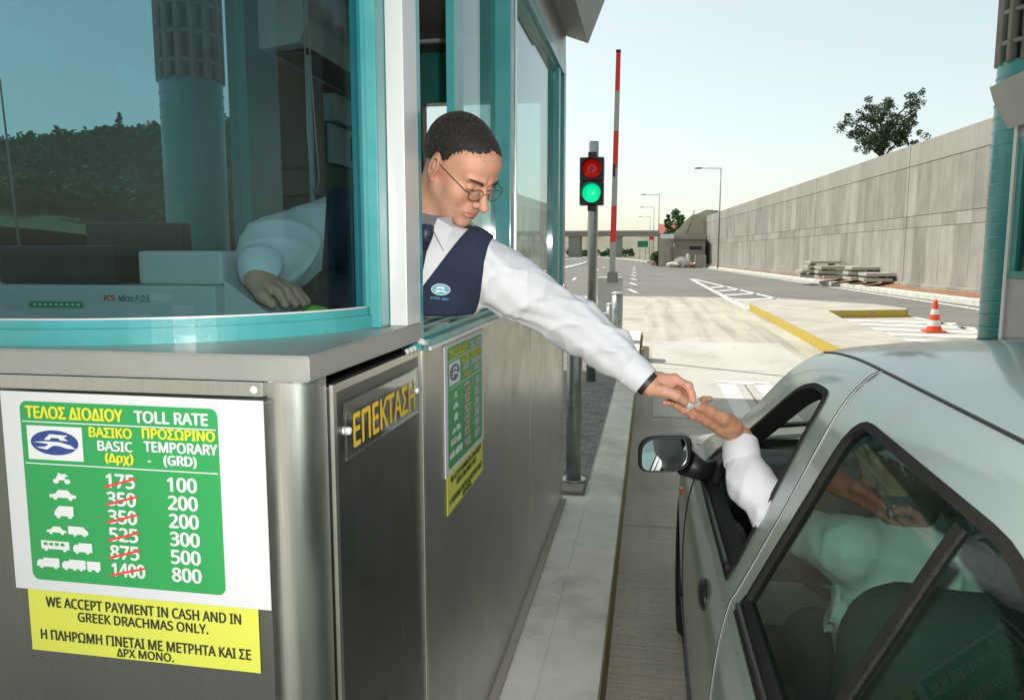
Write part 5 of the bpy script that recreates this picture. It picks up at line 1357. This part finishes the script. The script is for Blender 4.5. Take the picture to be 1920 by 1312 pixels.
def head_fn(neck_to, neck_r=.056):
    nk = np.asarray(neck_to, float)
    def skull(P):
        d = sd_ell(P, (0, -.018, .036), (.0755, .096, .086))
        d = smin(d, sd_ell(P, (0, .026, -.008), (.064, .066, .088)), .03)
        d = smin(d, sd_ell(P, (0, .052, .05), (.056, .045, .045)), .03)
        return d
    def fn(P):
        Q = P.copy(); Q[..., 0] = np.abs(P[..., 0])
        d = skull(P)
        d = smin(d, sd_ell(P, (0, .038, -.068), (.050, .054, .048)), .03)                    # jaw
        d = smin(d, sd_cone(Q, (.058, .005, -.045), (.036, .06, -.088), .016, .018), .022)        # jaw line
        d = smin(d, sd_ell(P, (0, .080, -.100), (.021, .018, .016)), .016)                    # chin
        d = smin(d, sd_ell(Q, (.042, .050, -.050), (.022, .028, .028)), .02)                  # cheek
        d = smin(d, sd_ell(Q, (.044, .064, -.026), (.022, .022, .018)), .022)                  # cheekbone
        d = smin(d, sd_cone(Q, (.010, .096, .021), (.044, .083, .019), .0075, .0065), .012)       # brow
        d = smax(d, -sd_ell(Q, (.0315, .103, .000), (.0185, .016, .0125)), .012)              # socket
        ball = np.linalg.norm(Q - np.array([.0315, .0785, -.001]), axis=-1) - .0135
        d = smin(d, ball, .003)
        d = smin(d, sd_cone(P, (0, .094, .010), (0, .121, -.032), .0070, .0112), .010)           # nose bridge
        d = smin(d, np.linalg.norm(P - np.array([0, .1245, -.0345]), axis=-1) - .0112, .006)
        d = smin(d, np.linalg.norm(Q - np.array([.0125, .106, -.037]), axis=-1) - .0085, .006)
        d = smax(d, -(np.linalg.norm(Q - np.array([.0065, .112, -.046]), axis=-1) - .0042), .003)
        d = smin(d, sd_ell(P, (0, .084, -.060), (.028, .018, .016)), .012)                    # muzzle
        d = smin(d, sd_ell(P, (0, .0985, -.0625), (.0215, .0075, .0042)), .005)               # lips
        d = smin(d, sd_ell(P, (0, .0970, -.0735), (.0190, .0080, .0050)), .005)
        d = smax(d, -sd_cone(Q, (0, .109, -.0678), (.025, .094, -.0685), .0020, .0020), .002)
        d = smax(d, -sd_ell(P, (0, .105, -.0845), (.020, .008, .005)), .008)                  # fold under the lip
        e = sd_ell(Q, (.0785, -.006, -.004), (.0085, .0205, .032), np.array(Matrix.Rotation(R(-14), 3, 'Z')))
        e = smax(e, -sd_ell(Q, (.0865, -.003, -.001), (.0065, .0125, .021)), .004)
        e = smin(e, sd_ell(Q, (.0815, -.004, -.002), (.004, .006, .010)), .004)
        e = smin(e, sd_ell(Q, (.077, .004, -.032), (.006, .009, .009)), .005)
        d = smin(d, e, .005)
        d = smin(d, sd_cone(P, (0, -.030, -.045), nk, neck_r, neck_r * 1.04), .025)
        d = smin(d, np.linalg.norm(P - np.array([0, .022, -.115]), axis=-1) - .016, .02)
        return d
    return fn, skull

def face_mats(c):
    """0 skin, 1 lips, 2 stubble"""
    x, y, z = np.abs(c[:, 0]), c[:, 1], c[:, 2]
    m = np.zeros(len(c), int)
    jaw = (z < -.040 - .25 * np.maximum(0, y - .06)) & (z > -.13) & (y > -.015) & ~((x < .03) & (z > -.058) & (y > .105))
    m[jaw] = 2
    lip = (y > .088) & (x < .0225) & (((c[:, 2] + .0625) / .0062) ** 2 + (x / .0235) ** 2 < 1.0) | (y > .088) & (((c[:, 2] + .0735) / .0066) ** 2 + (x / .0205) ** 2 < 1.0)
    m[lip] = 1
    return m

def make_head(ctr, rot, neck_world, h, mats, hair_len=.0085, nstr=24000, neck_r=.056, size=1.):
    """returns skin piece, hair, brows; rot columns = person's left, forward, up (times size)"""
    Rm = np.array(rot) * size; ctr = np.asarray(ctr, float)
    nk = Rm.T @ (np.asarray(neck_world) - ctr) / size ** 2
    fn, skull = head_fn(nk, neck_r)
    skin = sdf_obj('head', fn, (-.10, -.14, min(-.15, nk[2] - .05)), (.10, .146, .132), h, mats, None, face_mats, (Rm, ctr))
    g_y = [-.13, -.09, -.045, -.014, .012, .026, .046, .070, .10]; g_z = [-.070, -.068, -.045, .000, -.010, .020, .048, .064, .076]
    def hair(P, drop=0.):
        d = skull(P) - .0030
        g = np.interp(P[..., 1], g_y, g_z) + .10 * np.maximum(0, .02 - np.abs(P[..., 0])) * (P[..., 1] > .04) * -1 + .004 * np.sin(P[..., 0] * 420 + 5 * np.sin(P[..., 1] * 170)) * np.sin(P[..., 1] * 380) + .006 * np.sin(P[..., 0] * 95 + 2) - drop
        fade = np.clip((P[..., 2] - g) / .06, 0, 1)
        d = d + .0012 * np.sin(P[..., 0] * 700 + 3 * np.sin(P[..., 2] * 410)) * np.sin(P[..., 1] * 610 + 2 * np.sin(P[..., 0] * 530))
        return smax(d + .0046 * (1 - fade), -(P[..., 2] - g), .004)
    def hmat(c):
        g = np.interp(c[:, 1], g_y, g_z); q = c[:, 2] - g + .0025 * np.random.RandomState(1).randn(len(c))
        low = (c[:, 1] > -.02) & (c[:, 1] < .05)                        # softest at the temples
        return np.where(q < np.where(low, .007, .004), 3, np.where(q < np.where(low, .020, .010), 2, 0))
    ho = sdf_obj('hair', hair, (-.095, -.13, -.09), (.095, .12, .14), .0032, ['hair', 'hair2', 'hair4', 'hair5'], None, hmat, (Rm, ctr))
    fringe = sdf_obj('hair_fringe', lambda P: smax(hair(P, .013), -hair(P, -.004), .002), (-.095, -.13, -.10), (.095, .12, .14), .0032, ['hair'], None, None, (Rm, ctr))
    cmb = Vector(Rm @ np.array([0, .55, -.15])) / size
    strands(ho, nstr, hair_len, .00042, cmb, None, .5)
    strands(ho, nstr // 12, hair_len * .7, .00034, cmb, fringe, .4, 5)
    d = fringe.data; bpy.data.objects.remove(fringe); bpy.data.meshes.remove(d)
    bw = []
    for s in (-1, 1):
        mb = MB('hair3')
        for k in range(190):
            f = rng.random(); x = s * (.013 + .036 * f); yy = .1050 - .020 * f * f + rng.uniform(-.001, .001); z = .0165 + .0045 * math.sin(f * 2.6) + rng.uniform(-.0040, .0040) * (1.1 - f * .6)
            p = np.array([x, yy, z]); q = p + np.array([s * .0065, -.001, .0015 + rng.uniform(-.001, .002)])
            P_, Q_ = Vector(Rm @ p + ctr), Vector(Rm @ q + ctr); up = Vector(Rm @ np.array([0, .0, .0006]))
            mb.face([P_ - up, P_ + up, Q_])
        bw.append(mb.build('eyebrow'))
    return skin, ho, bw

def person(name, label, pieces, children):
    o = join_into(pieces, name); tag(o, label, 'person')
    for c in children: c.parent = o
    return o

def folds(P, a, b, amp, freq=60., seed=0.):
    """cloth creases across a limb from a to b"""
    a, b = np.asarray(a, float), np.asarray(b, float); ax = (b - a) / np.linalg.norm(b - a)
    q = P - a; t = q @ ax; u = q @ np.cross(ax, [0.1, .3, 1.]); v = q @ np.cross(ax, np.cross(ax, [0.1, .3, 1.]))
    w = t * freq + 14 * u + 9 * np.sin(v * 30 + seed) * .4 + 1.3 * np.sin(u * 40 + v * 25 + seed * 2)
    r = 1 - np.abs(np.sin(w * .5)); r2 = 1 - np.abs(np.sin(w * .31 + 22 * v + seed))
    return -amp * (r ** 3 + .8 * r2 ** 4 - .5)

def clerk():
    fx, fy = math.cos(R(30)), -math.sin(R(30)); dl, ro = R(37), R(3)
    f0, up = Vector((fx, fy, 0)), Vector((0, 0, 1)); lf = up.cross(f0)
    fw = f0 * math.cos(dl) - up * math.sin(dl); uv = f0 * math.sin(dl) + up * math.cos(dl)
    rm = Matrix((lf, fw, uv)).transposed(); rm = Matrix.Rotation(ro, 3, fw) @ rm
    ear = Vector((-.458, 1.622, 1.832)); ctr = ear - rm @ Vector((-.078, -.006, -.006)) * .89
    N = Vector((-.495, 1.69, 1.705))
    HS = .89
    head, hair, brows = make_head(ctr, rm, N + Vector((-.01, .005, -.03)), .0019, ['skin', 'lips', 'stubble'], size=HS)
    # left hand: fingers reaching down to the coins
    F = [((.060, 1.782, 1.366), (.0895, 1.765, 1.352), (.097, 1.764, 1.336), (.1015, 1.764, 1.3205)), ((.057, 1.800, 1.357), (.085, 1.799, 1.343), (.093, 1.791, 1.328), (.0955, 1.783, 1.314)),
         ((.048, 1.812, 1.346), (.073, 1.820, 1.330), (.076, 1.815, 1.313), (.062, 1.808, 1.303)), ((.038, 1.820, 1.335), (.057, 1.829, 1.317), (.054, 1.822, 1.303), (.040, 1.813, 1.304))]
    W0 = np.array((-.006, 1.766, 1.360))
    def lhand(P):
        d = sd_cone(P, (-.04, 1.768, 1.388), W0, .027, .0255)
        for f, r in zip(F, (.0155, .0165, .0155, .014)): d = smin(d, sd_cone(P, W0 + .18 * (np.array(f[0]) - W0), f[0], .0185, r * .72), .012)
        d = smin(d, sd_ell(P, (.030, 1.778, 1.350), (.032, .022, .019)), .014)
        for f, r in zip(F, (.0098, .0100, .0095, .0082)):
            d = smin(d, sd_chain(P, f, (r * 1.1, r * 1.02, r * .93, r * .8), .003), .0045)
            for j in (0, 1): d = smin(d, np.linalg.norm(P - np.array(f[j]) - np.array([0, 0, .0012]), axis=-1) - r * 1.12, .004)
        d = smin(d, sd_chain(P, ((.008, 1.752, 1.346), (.038, 1.738, 1.344), (.064, 1.740, 1.334), (.083, 1.752, 1.3185)), (.0165, .0135, .0112, .0086), .004), .010)
        return d
    hand = sdf_obj('hand', lhand, (-.07, 1.70, 1.27), (.125, 1.86, 1.44), .00155, ['skin'])
    W1 = np.array((-.735, 1.372, 1.600))
    def rhand(P):
        d = sd_cone(P, (-.755, 1.41, 1.635), W1, .027, .026); T = [(-.668, 1.345, 1.556), (-.655, 1.36, 1.556), (-.648, 1.38, 1.556), (-.65, 1.40, 1.558)]
        K = [(-.70, 1.35, 1.585), (-.695, 1.368, 1.588), (-.692, 1.386, 1.588), (-.695, 1.402, 1.585)]
        for k, t_ in zip(K, T):
            d = smin(d, sd_cone(P, W1, k, .018, .011), .012); d = smin(d, sd_chain(P, (k, tuple((np.array(k) + t_) / 2 + (0, 0, .008)), t_), (.0105, .0095, .0078), .003), .004)
        d = smin(d, sd_chain(P, ((-.73, 1.352, 1.59), (-.705, 1.328, 1.572), (-.685, 1.325, 1.558)), (.015, .012, .009), .004), .009)
        return d
    rh = sdf_obj('hand', rhand, (-.80, 1.28, 1.52), (-.61, 1.45, 1.68), .0025, ['skin'])
    S0, S1, E0, F1, CU = (-.392, 1.680, 1.634), (-.305, 1.722, 1.575), (-.160, 1.788, 1.482), (-.085, 1.780, 1.425), (-.028, 1.770, 1.378)
    RS, RE, RW = (-.675, 1.655, 1.715), (-.752, 1.485, 1.648), (-.742, 1.395, 1.622)
    inner = sdf_obj('arm', lambda P: smin(smin(sd_chain(P, (S0, E0, (-.02, 1.768, 1.372)), (.04, .036, .025), .01), sd_chain(P, (RS, RE, RW), (.04, .036, .026), .01), .01), smin(sd_cone(P, RS, S0, .045, .045), smin(sd_cone(P, (-.5, 1.69, 1.7), (-.58, 1.70, 1.60), .05, .06), sd_cone(P, (-.60, 1.70, 1.60), (-.72, 1.74, 1.2), .06, .08), .03), .03), .02), (-.86, 1.35, 1.08), (.03, 1.90, 1.78), .013, ['skin'])
    # clothing
    ux = np.array((.293, .02, -.085)); ux /= np.linalg.norm(ux); uz = np.array((.085, -.03, .293)); uz -= ux * (uz @ ux); uz /= np.linalg.norm(uz); uy = np.cross(uz, ux)
    RT = np.stack((ux, uy, uz), 1)
    def torso(P, k=0.):
        d = sd_ell(P, (-.535, 1.690, 1.570), (.172, .108, .185), RT)
        d = smin(d, sd_ell(P, (-.66, 1.72, 1.37), (.168, .118, .22)), .07)
        d = smin(d, sd_cone(P, (-.655, 1.680, 1.705), (-.425, 1.690, 1.632), .058, .058), .05)
        return smax(d + k, np.minimum(1.512 - P[..., 2], P[..., 0] + .60), .012)   # rests on the window sill
    Nn = np.array(N)
    def vee(P):
        q = P - (Nn + .035 * uz); u, v, w_ = q @ ux - .014, -(q @ uz), q @ uy
        wd = .082 * (1 - np.clip((v - .02) / .21, -.6, 1.4))
        return np.maximum(np.abs(u + .004) - wd, w_ - .0) * .9
    def sleeves(P):
        L = sd_chain(P, (S0, S1, E0, F1, CU), (.068, .066, .056, .049, .037), .03)
        L = smin(L, sd_cone(P, np.array(S1) + (.02, .0, -.01), np.array(E0) + (-.02, .0, -.012), .052, .045), .02)
        return L, sd_chain(P, (RS, RE, RW), (.072, .073, .045), .03)
    pa, na = np.array((-.322, 1.6, 1.680)), np.array((.925, .10, -.365)); pb, nb = np.array((-.700, 1.60, 1.70)), np.array((-.90, -.42, .10))
    na /= np.linalg.norm(na); nb /= np.linalg.norm(nb)
    def vest(P):
        L, Rr = sleeves(P)
        d = smin(smin(torso(P), L - .007, .03), Rr - .007, .03) + .0014 * np.sin(P[..., 2] * 55 + 9 * P[..., 0] + 3 * np.sin(P[..., 0] * 22)) + .0012 * np.sin(P[..., 0] * 70 - P[..., 2] * 40)
        d = smax(d, -(np.linalg.norm((P - (Nn + np.array((.0, .0, .045)))), axis=-1) - .068), .01)
        d = smax(d, -vee(P), .008)
        d = smax(smax(d, (P - pa) @ na + .012 * np.sin((P[..., 2] - 1.61) * 20), .004), (P - pb) @ nb, .004)
        return smax(smax(d, 1.24 - P[..., 2], .01), np.minimum(1.511 - P[..., 2], P[..., 0] + .60), .01)
    vo = sdf_obj('knitted_vest', vest, (-.88, 1.50, 1.20), (-.24, 1.88, 1.82), .0052, ['vest'])
    def shirt(P):
        d = torso(P, .007)
        L, Rr = sleeves(P)
        L = L + folds(P, S1, CU, .0046, 62., .4) + folds(P, E0, CU, .0018, 120., 2.1) + .0016 * np.sin(P[..., 0] * 95 + P[..., 2] * 120 + 3 * np.sin(P[..., 1] * 50))
        Rr = Rr + folds(P, RS, RW, .004, 55., 2.)
        d = smin(d, smin(L, Rr, .01), .025)
        nh = np.linalg.norm((P - (Nn + np.array((0, 0, .055)))), axis=-1) - .062
        return smax(smax(d, -nh, .006), 1.22 - P[..., 2], .01)
    so = sdf_obj('shirt', shirt, (-.88, 1.33, 1.19), (.01, 1.90, 1.82), .0046, ['shirt'])
    ca, cb = np.array((-.058, 1.776, 1.402)), np.array((-.0075, 1.766, 1.3615)); cx = (cb - ca) / np.linalg.norm(cb - ca)
    def cuff(P):
        q = P - ca; t = q @ cx; rad = np.linalg.norm(q - t[..., None] * cx, axis=-1)
        d = np.maximum(np.abs(rad - .0345 - .002 * np.sin(t * 60)) - .0028, np.abs(t - .034) - .034); return d - .001
    co = sdf_obj('cuff', cuff, (-.12, 1.70, 1.30), (.05, 1.84, 1.47), .002, ['shirt'])
    # collar, tie, watch strap, badge
    mb = MB('shirt'); M3 = Matrix.Rotation(R(16), 3, 'Y'); ring = []
    for k in range(37):
        a = R(-60 + 300 * k / 36 - 100); ring.append(Vector(N) + Vector((0, 0, .018)) + M3 @ Vector((.066 * math.cos(a), .064 * math.sin(a), .006 - .016 * math.sin(a) * -1)))
    for a, b in zip(ring, ring[1:]):
        for z0, z1, o_ in ((-.012, .026, 1.0), (-.022, .026, 1.13)):
            c0 = Vector(N); f = mb.face([c0 + (a - c0) * o_ + Vector((0, 0, z0)), c0 + (b - c0) * o_ + Vector((0, 0, z0)), c0 + (b - c0) + Vector((0, 0, z1)), c0 + (a - c0) + Vector((0, 0, z1))])
            if f: f.smooth = True
    def flap(pts): 
        f = mb.face(pts); 
    flap([(-.424, 1.636, 1.728), (-.416, 1.622, 1.704), (-.428, 1.585, 1.656), (-.448, 1.578, 1.700), (-.446, 1.606, 1.724)])
    flap([(-.545, 1.632, 1.765), (-.558, 1.610, 1.735), (-.522, 1.575, 1.675), (-.495, 1.588, 1.705), (-.512, 1.608, 1.735)])
    bmesh.ops.solidify(mb.bm, geom=mb.bm.faces[:], thickness=.0025)
    col = mb.build('collar')
    mb = MB('tie'); kn = Vector((-.461, 1.568, 1.690)); dn = Vector(-uz) + Vector((0, -.02, 0))
    mb.tube([kn + Vector((.0, .004, .016)), kn, kn + dn * .03], [.017, .016, .012], 10); mb.tube([kn + dn * .028, kn + dn * .08 + Vector((0, -.012, 0)), kn + dn * .17 + Vector((0, -.004, 0))], [.011, .017, .024], 8)
    tie = mb.build('tie')
    mb = MB('strap', 'alu'); q = Vector(cx); o1 = q.orthogonal().normalized(); o2 = q.cross(o1); c0 = Vector(cb) + q * .0075
    rr = lambda a, s, e: c0 + q * s + (o1 * math.cos(a) + o2 * math.sin(a)) * e
    for k in range(30):
        a, b = R(12 * k), R(12 * k + 12)
        for p4 in ((rr(a, -.008, .0300), rr(b, -.008, .0300), rr(b, .008, .0292), rr(a, .008, .0292)), (rr(a, -.008, .0275), rr(a, -.008, .0300), rr(b, -.008, .0300), rr(b, -.008, .0275)), (rr(a, .008, .0292), rr(a, .008, .0265), rr(b, .008, .0265), rr(b, .008, .0292))): mb.face(p4).smooth = True
    st = mb.build('watch_strap')
    # emblem on the chest, set on the knit along its surface
    n_ = Vector((.18, -.97, .12)).normalized(); rgt = Vector((.96, .18, -.12)); rgt = (rgt - n_ * rgt.dot(n_)).normalized(); upv = n_.cross(rgt)
    C_ = Vector((-.4355, 1.577, 1.577)); 
    dg = bpy.context.evaluated_depsgraph_get(); ok, loc, nn, _i = vo.ray_cast(C_ - n_ * -.12, -n_)
    if ok: C_ = loc; n_ = nn.normalized(); rgt = (rgt - n_ * rgt.dot(n_)).normalized(); upv = n_.cross(rgt)
    mb = MB('badge', 'twhite')
    poly_into(mb, [(.021 * math.cos(R(10 * k)), .0125 * math.sin(R(10 * k))) for k in range(36)], C_, rgt, upv, 1, .0028)
    poly_into(mb, [(.0195 * math.cos(R(10 * k)), .011 * math.sin(R(10 * k))) for k in range(36)], C_, rgt, upv, 0, .0032)
    poly_into(mb, [(-.012, .001), (-.006, .0065), (.009, .006), (.006, .003), (.010, .001), (.003, .001), (.001, .0025), (-.004, .0025), (-.006, .001)][::-1], C_, rgt, upv, 1, .0036)
    poly_into(mb, [(-.017, -.002), (-.004, -.001), (.006, -.0015), (.016, -.006), (.008, -.006), (.0, -.004), (-.008, -.0075), (-.015, -.0065), (-.006, -.0035)][::-1], C_, rgt, upv, 1, .0036)
    text_into(mb, 'ATTIKES', (-.021, -.0215, .000, -.0165), C_ + n_ * .003, rgt, upv, 0, .01); text_into(mb, 'ODOS', (.004, -.0225, .019, -.0175), C_ + n_ * .003, rgt, upv, 0, .01)
    bd = mb.build('chest_emblem')
    # spectacles
    L2W = lambda p: Vector(rm @ Vector(p)) * HS + ctr
    mb = MB('wire', 'lens')
    for s in (-1, 1):
        ring = [L2W((s * .0325 + .0225 * math.cos(R(12 * k)), .1125 - .0035 * abs(math.cos(R(12 * k))) * (1 if s * math.cos(R(12 * k)) > 0 else 0) , -.006 + .0155 * math.sin(R(12 * k)))) for k in range(31)]
        mb.m(0).tube(ring, .0009, 6, cap=False); mb.m(1).face(ring[:-1])
        mb.m(0).tube([L2W(p) for p in ((s * .055, .109, -.001), (s * .066, .100, .002), (s * .0725, .06, .006), (s * .0795, .02, .011), (s * .0835, .0, .016), (s * .082, -.012, .012))], .00095, 6)
    mb.m(0).tube([L2W(p) for p in ((-.0105, .1125, -.004), (-.005, .1165, -.001), (.005, .1165, -.001), (.0105, .1125, -.004))], .0009, 6)
    sp = mb.build('spectacles')
    # lash lines
    la = MB('hair')
    for s in (-1, 1): la.tube([L2W((s * (.0315 + .0128 * u), .0785 + .0137 * math.sqrt(max(0, 1 - u * u * .86)), -.0045 - .001 * abs(u))) for u in np.linspace(-.95, .95, 13)], .0007, 5)
    lo = la.build('eyelashes')
    tr = sdf_obj('trousers', lambda P: smin(sd_cone(P, (-.70, 1.74, 1.24), (-.72, 1.76, 1.05), .15, .14), smin(sd_chain(P, ((-.66, 1.74, 1.05), (-.65, 1.80, .75), (-.64, 1.8, .40)), (.10, .085, .075), .04), sd_chain(P, ((-.82, 1.76, 1.05), (-.84, 1.82, .75), (-.85, 1.85, .40)), (.10, .085, .075), .04), .03), .05), (-1.02, 1.5, .30), (-.48, 2.0, 1.42), .02, ['trousers'])
    sh = MB('black')
    for x, y in ((-.64, 1.75), (-.85, 1.8)): sh.ball((x, y, .385), 1, 3, (.055, .14, .045))
    shoe = sh.build('shoes')
    person('person', 'man in navy vest and spectacles leaning from the booth, arm stretched out', [head, hand, rh, inner], [hair, *brows, so, vo, co, col, tie, st, bd, sp, lo, tr, shoe])
clerk()

def driver():
    f0 = Vector((-.35, .93, 0)).normalized(); up = Vector((0, 0, 1)); lf = up.cross(f0); dl = R(12)
    fw = f0 * math.cos(dl) - up * math.sin(dl); uv = f0 * math.sin(dl) + up * math.cos(dl)
    rm = Matrix((lf, fw, uv)).transposed(); ctr = Vector((.515, 1.66, 1.275)); N = Vector((.515, 1.615, 1.125))
    head, hair, brows = make_head(ctr, rm, N, .004, ['skin2', 'lips', 'stubble'], .012, 3000, size=.95)
    F = [((.134, 1.806, 1.266), (.103, 1.787, 1.2835), (.083, 1.776, 1.295), (.0650, 1.7665, 1.3065)), ((.132, 1.826, 1.272), (.102, 1.812, 1.289), (.084, 1.80, 1.300), (.072, 1.789, 1.311)),
         ((.138, 1.846, 1.276), (.116, 1.846, 1.293), (.104, 1.842, 1.306), (.106, 1.838, 1.3165)), ((.148, 1.864, 1.278), (.131, 1.876, 1.290), (.133, 1.884, 1.3015), (.148, 1.888, 1.3030))]
    W0 = np.array((.224, 1.876, 1.213))
    def lh(P):
        d = sd_cone(P, (.222, 1.865, 1.165), W0, .0295, .0265)
        for f, r in zip(F, (.0160, .0165, .0155, .0145)): d = smin(d, sd_cone(P, W0 + .15 * (np.array(f[0]) - W0), f[0], .0195, r * .72), .012)
        d = smin(d, sd_ell(P, (.185, 1.846, 1.243), (.030, .030, .020)), .014)
        for f, r in zip(F, (.0100, .0104, .0098, .0086)):
            d = smin(d, sd_chain(P, f, (r * 1.12, r * 1.03, r * .93, r * .76), .003), .0045)
            d = smin(d, np.linalg.norm(P - np.array(f[1]) + np.array([0, 0, .001]), axis=-1) - r * 1.1, .004)
        d = smin(d, sd_chain(P, ((.200, 1.842, 1.250), (.172, 1.812, 1.272), (.142, 1.795, 1.2905), (.1130, 1.7785, 1.3045)), (.021, .0165, .0130, .0100), .006), .012)
        return d
    hand = sdf_obj('hand', lh, (.03, 1.73, 1.11), (.27, 1.925, 1.345), .00165, ['skin2'])
    S0, E0, CU = (.395, 1.545, 1.075), (.298, 1.735, 1.055), (.221, 1.868, 1.188); MD = (.240, 1.803, 1.122)
    RS, RE, RW = (.70, 1.58, 1.05), (.80, 1.84, .90), (.695, 2.08, .985)
    rhand = sdf_obj('hand', lambda P: smin(sd_cone(P, RW, (.71, 2.13, 1.0), .028, .03), smin(smin(sd_chain(P, ((.735, 2.15, 1.02), (.75, 2.19, 1.035), (.735, 2.215, 1.02)), (.011, .010, .008)), sd_chain(P, ((.72, 2.16, 1.03), (.735, 2.20, 1.047), (.715, 2.225, 1.03)), (.011, .010, .008)), .003),
        smin(sd_chain(P, ((.705, 2.165, 1.035), (.715, 2.205, 1.055), (.695, 2.228, 1.04)), (.011, .010, .008)), sd_chain(P, ((.68, 2.14, 1.0), (.66, 2.17, .99), (.665, 2.195, .985)), (.014, .011, .009)), .003), .003), .01), (.62, 2.02, .93), (.79, 2.26, 1.09), .003, ['skin2'])
    body = sdf_obj('arm', lambda P: smin(smin(sd_chain(P, (S0, E0, (.222, 1.868, 1.18)), (.045, .036, .027), .01), sd_chain(P, (RS, RE, RW), (.045, .038, .027), .01), .01), smin(sd_cone(P, S0, RS, .035, .035), sd_cone(P, (.52, 1.60, 1.06), (.54, 1.5, .6), .05, .10), .04), .03), (.15, 1.35, .48), (.9, 2.12, 1.22), .018, ['skin2'])
    def shirt(P):
        d = smin(sd_ell(P, (.545, 1.575, .93), (.175, .125, .21)), sd_ell(P, (.55, 1.54, .70), (.17, .13, .22)), .06)
        d = smin(d, sd_cone(P, (.41, 1.575, 1.07), (.68, 1.595, 1.06), .062, .062), .05)
        d = d + .004 * np.sin(P[..., 0] * 40 + P[..., 2] * 55 + 2 * np.sin(P[..., 1] * 30)) + folds(P, (.38, 1.5, .85), (.70, 1.62, 1.12), .009, 42., 1.) + folds(P, (.50, 1.5, 1.1), (.60, 1.5, .6), .005, 60., 2.)
        L = sd_chain(P, (S0, E0, MD, CU), (.062, .0500, .0465, .0395), .04)
        x, y, z = P[..., 0], P[..., 1], P[..., 2]
        L = L + .0022 * np.sin(48 * x - 30 * y + 44 * z + 2.2 * np.sin(26 * x + 19 * y - 31 * z)) * np.sin(24 * y - 37 * z + 1.1) + .0008 * np.sin(120 * x - 75 * y + 60 * z + 2 * np.sin(60 * z - 33 * x))
        L = L + folds(P, (.33, 1.70, 1.0), (.19, 1.84, 1.18), .0020, 95., .7) + folds(P, (.25, 1.62, 1.1), (.24, 1.85, 1.1), .0012, 120., 2.2)
        Rr = sd_chain(P, (RS, RE, RW), (.066, .054, .040), .035) + folds(P, RS, RE, .004, 60., .3)
        d = smin(d, smin(L, Rr, .01), .03)
        cut = ((P - np.array(CU)) @ (np.array((-.01, .62, .78)))) - .006
        inarm = np.linalg.norm(P - np.array(CU), axis=-1) - .09
        d = np.where(inarm < 0, smax(d, cut, .002), d)
        return smax(d, -(np.linalg.norm(P - np.array((.515, 1.63, 1.19)), axis=-1) - .052), .008)
    so = sdf_obj('shirt', shirt, (.14, 1.36, .48), (.90, 2.13, 1.24), .0055, ['shirt'])
    ca, cb = np.array((.2225, 1.838, 1.158)), np.array((.2215, 1.872, 1.195)); cx = (cb - ca) / np.linalg.norm(cb - ca)
    def cuff(P):
        q = P - ca; t = q @ cx; rad = np.linalg.norm(q - t[..., None] * cx, axis=-1)
        return np.maximum(np.abs(rad - .0385 - .0015 * np.sin(t * 70)) - .003, np.abs(t - .03) - .031) - .001
    co = sdf_obj('cuff', cuff, (.15, 1.77, 1.09), (.30, 1.94, 1.25), .002, ['shirt'])
    mb = MB('shirt'); ring = [Vector((.515 + .066 * math.cos(R(10 * k)), 1.615 + .066 * math.sin(R(10 * k)), 1.135 + .02 * math.sin(R(10 * k)) * -1)) for k in range(37)]
    for a, b in zip(ring, ring[1:]):
        for z0, z1, o_ in ((-.01, .032, 1.), (-.022, .032, 1.2)):
            c0 = Vector((.515, 1.615, 1.135)); g = lambda p, z, s: Vector((c0.x + (p.x - c0.x) * s, c0.y + (p.y - c0.y) * s, p.z + z))
            mb.face([g(a, z0, o_), g(b, z0, o_), g(b, z1, 1), g(a, z1, 1)]).smooth = True
    bmesh.ops.solidify(mb.bm, geom=mb.bm.faces[:], thickness=.0025); col = mb.build('collar')
    tr = sdf_obj('trousers', lambda P: smin(sd_ell(P, (.55, 1.52, .58), (.18, .15, .12)), smin(sd_chain(P, ((.46, 1.56, .58), (.44, 2.0, .66), (.44, 2.38, .38)), (.09, .075, .055), .03), sd_chain(P, ((.64, 1.56, .58), (.66, 2.02, .66), (.66, 2.4, .38)), (.09, .075, .055), .03), .03), .04), (.3, 1.3, .30), (.82, 2.5, .80), .022, ['trousers'])
    person('person', 'driver in white shirt reaching up through the open car window, palm open', [head, hand, rhand, body], [hair, *brows, so, co, col, tr])
driver()

def money():
    t = MB('paper'); c = Vector((.0985, 1.7705, 1.3185))
    rot = Matrix.Rotation(.5, 3, 'Y') @ Matrix.Rotation(.3, 3, 'X')
    t.box((-.008, -.0008, -.016), (.008, .0008, .019), 0, rot, c)
    t.box((-.020, -.013, -.0006), (.017, .013, .0006), 0, Matrix.Rotation(-.55, 3, 'Y') @ Matrix.Rotation(.25, 3, 'X'), c + Vector((.003, .002, -.010)))
    tag(t.build('paper_ticket'), 'small folded white ticket passing between the two hands', 'ticket')
money()
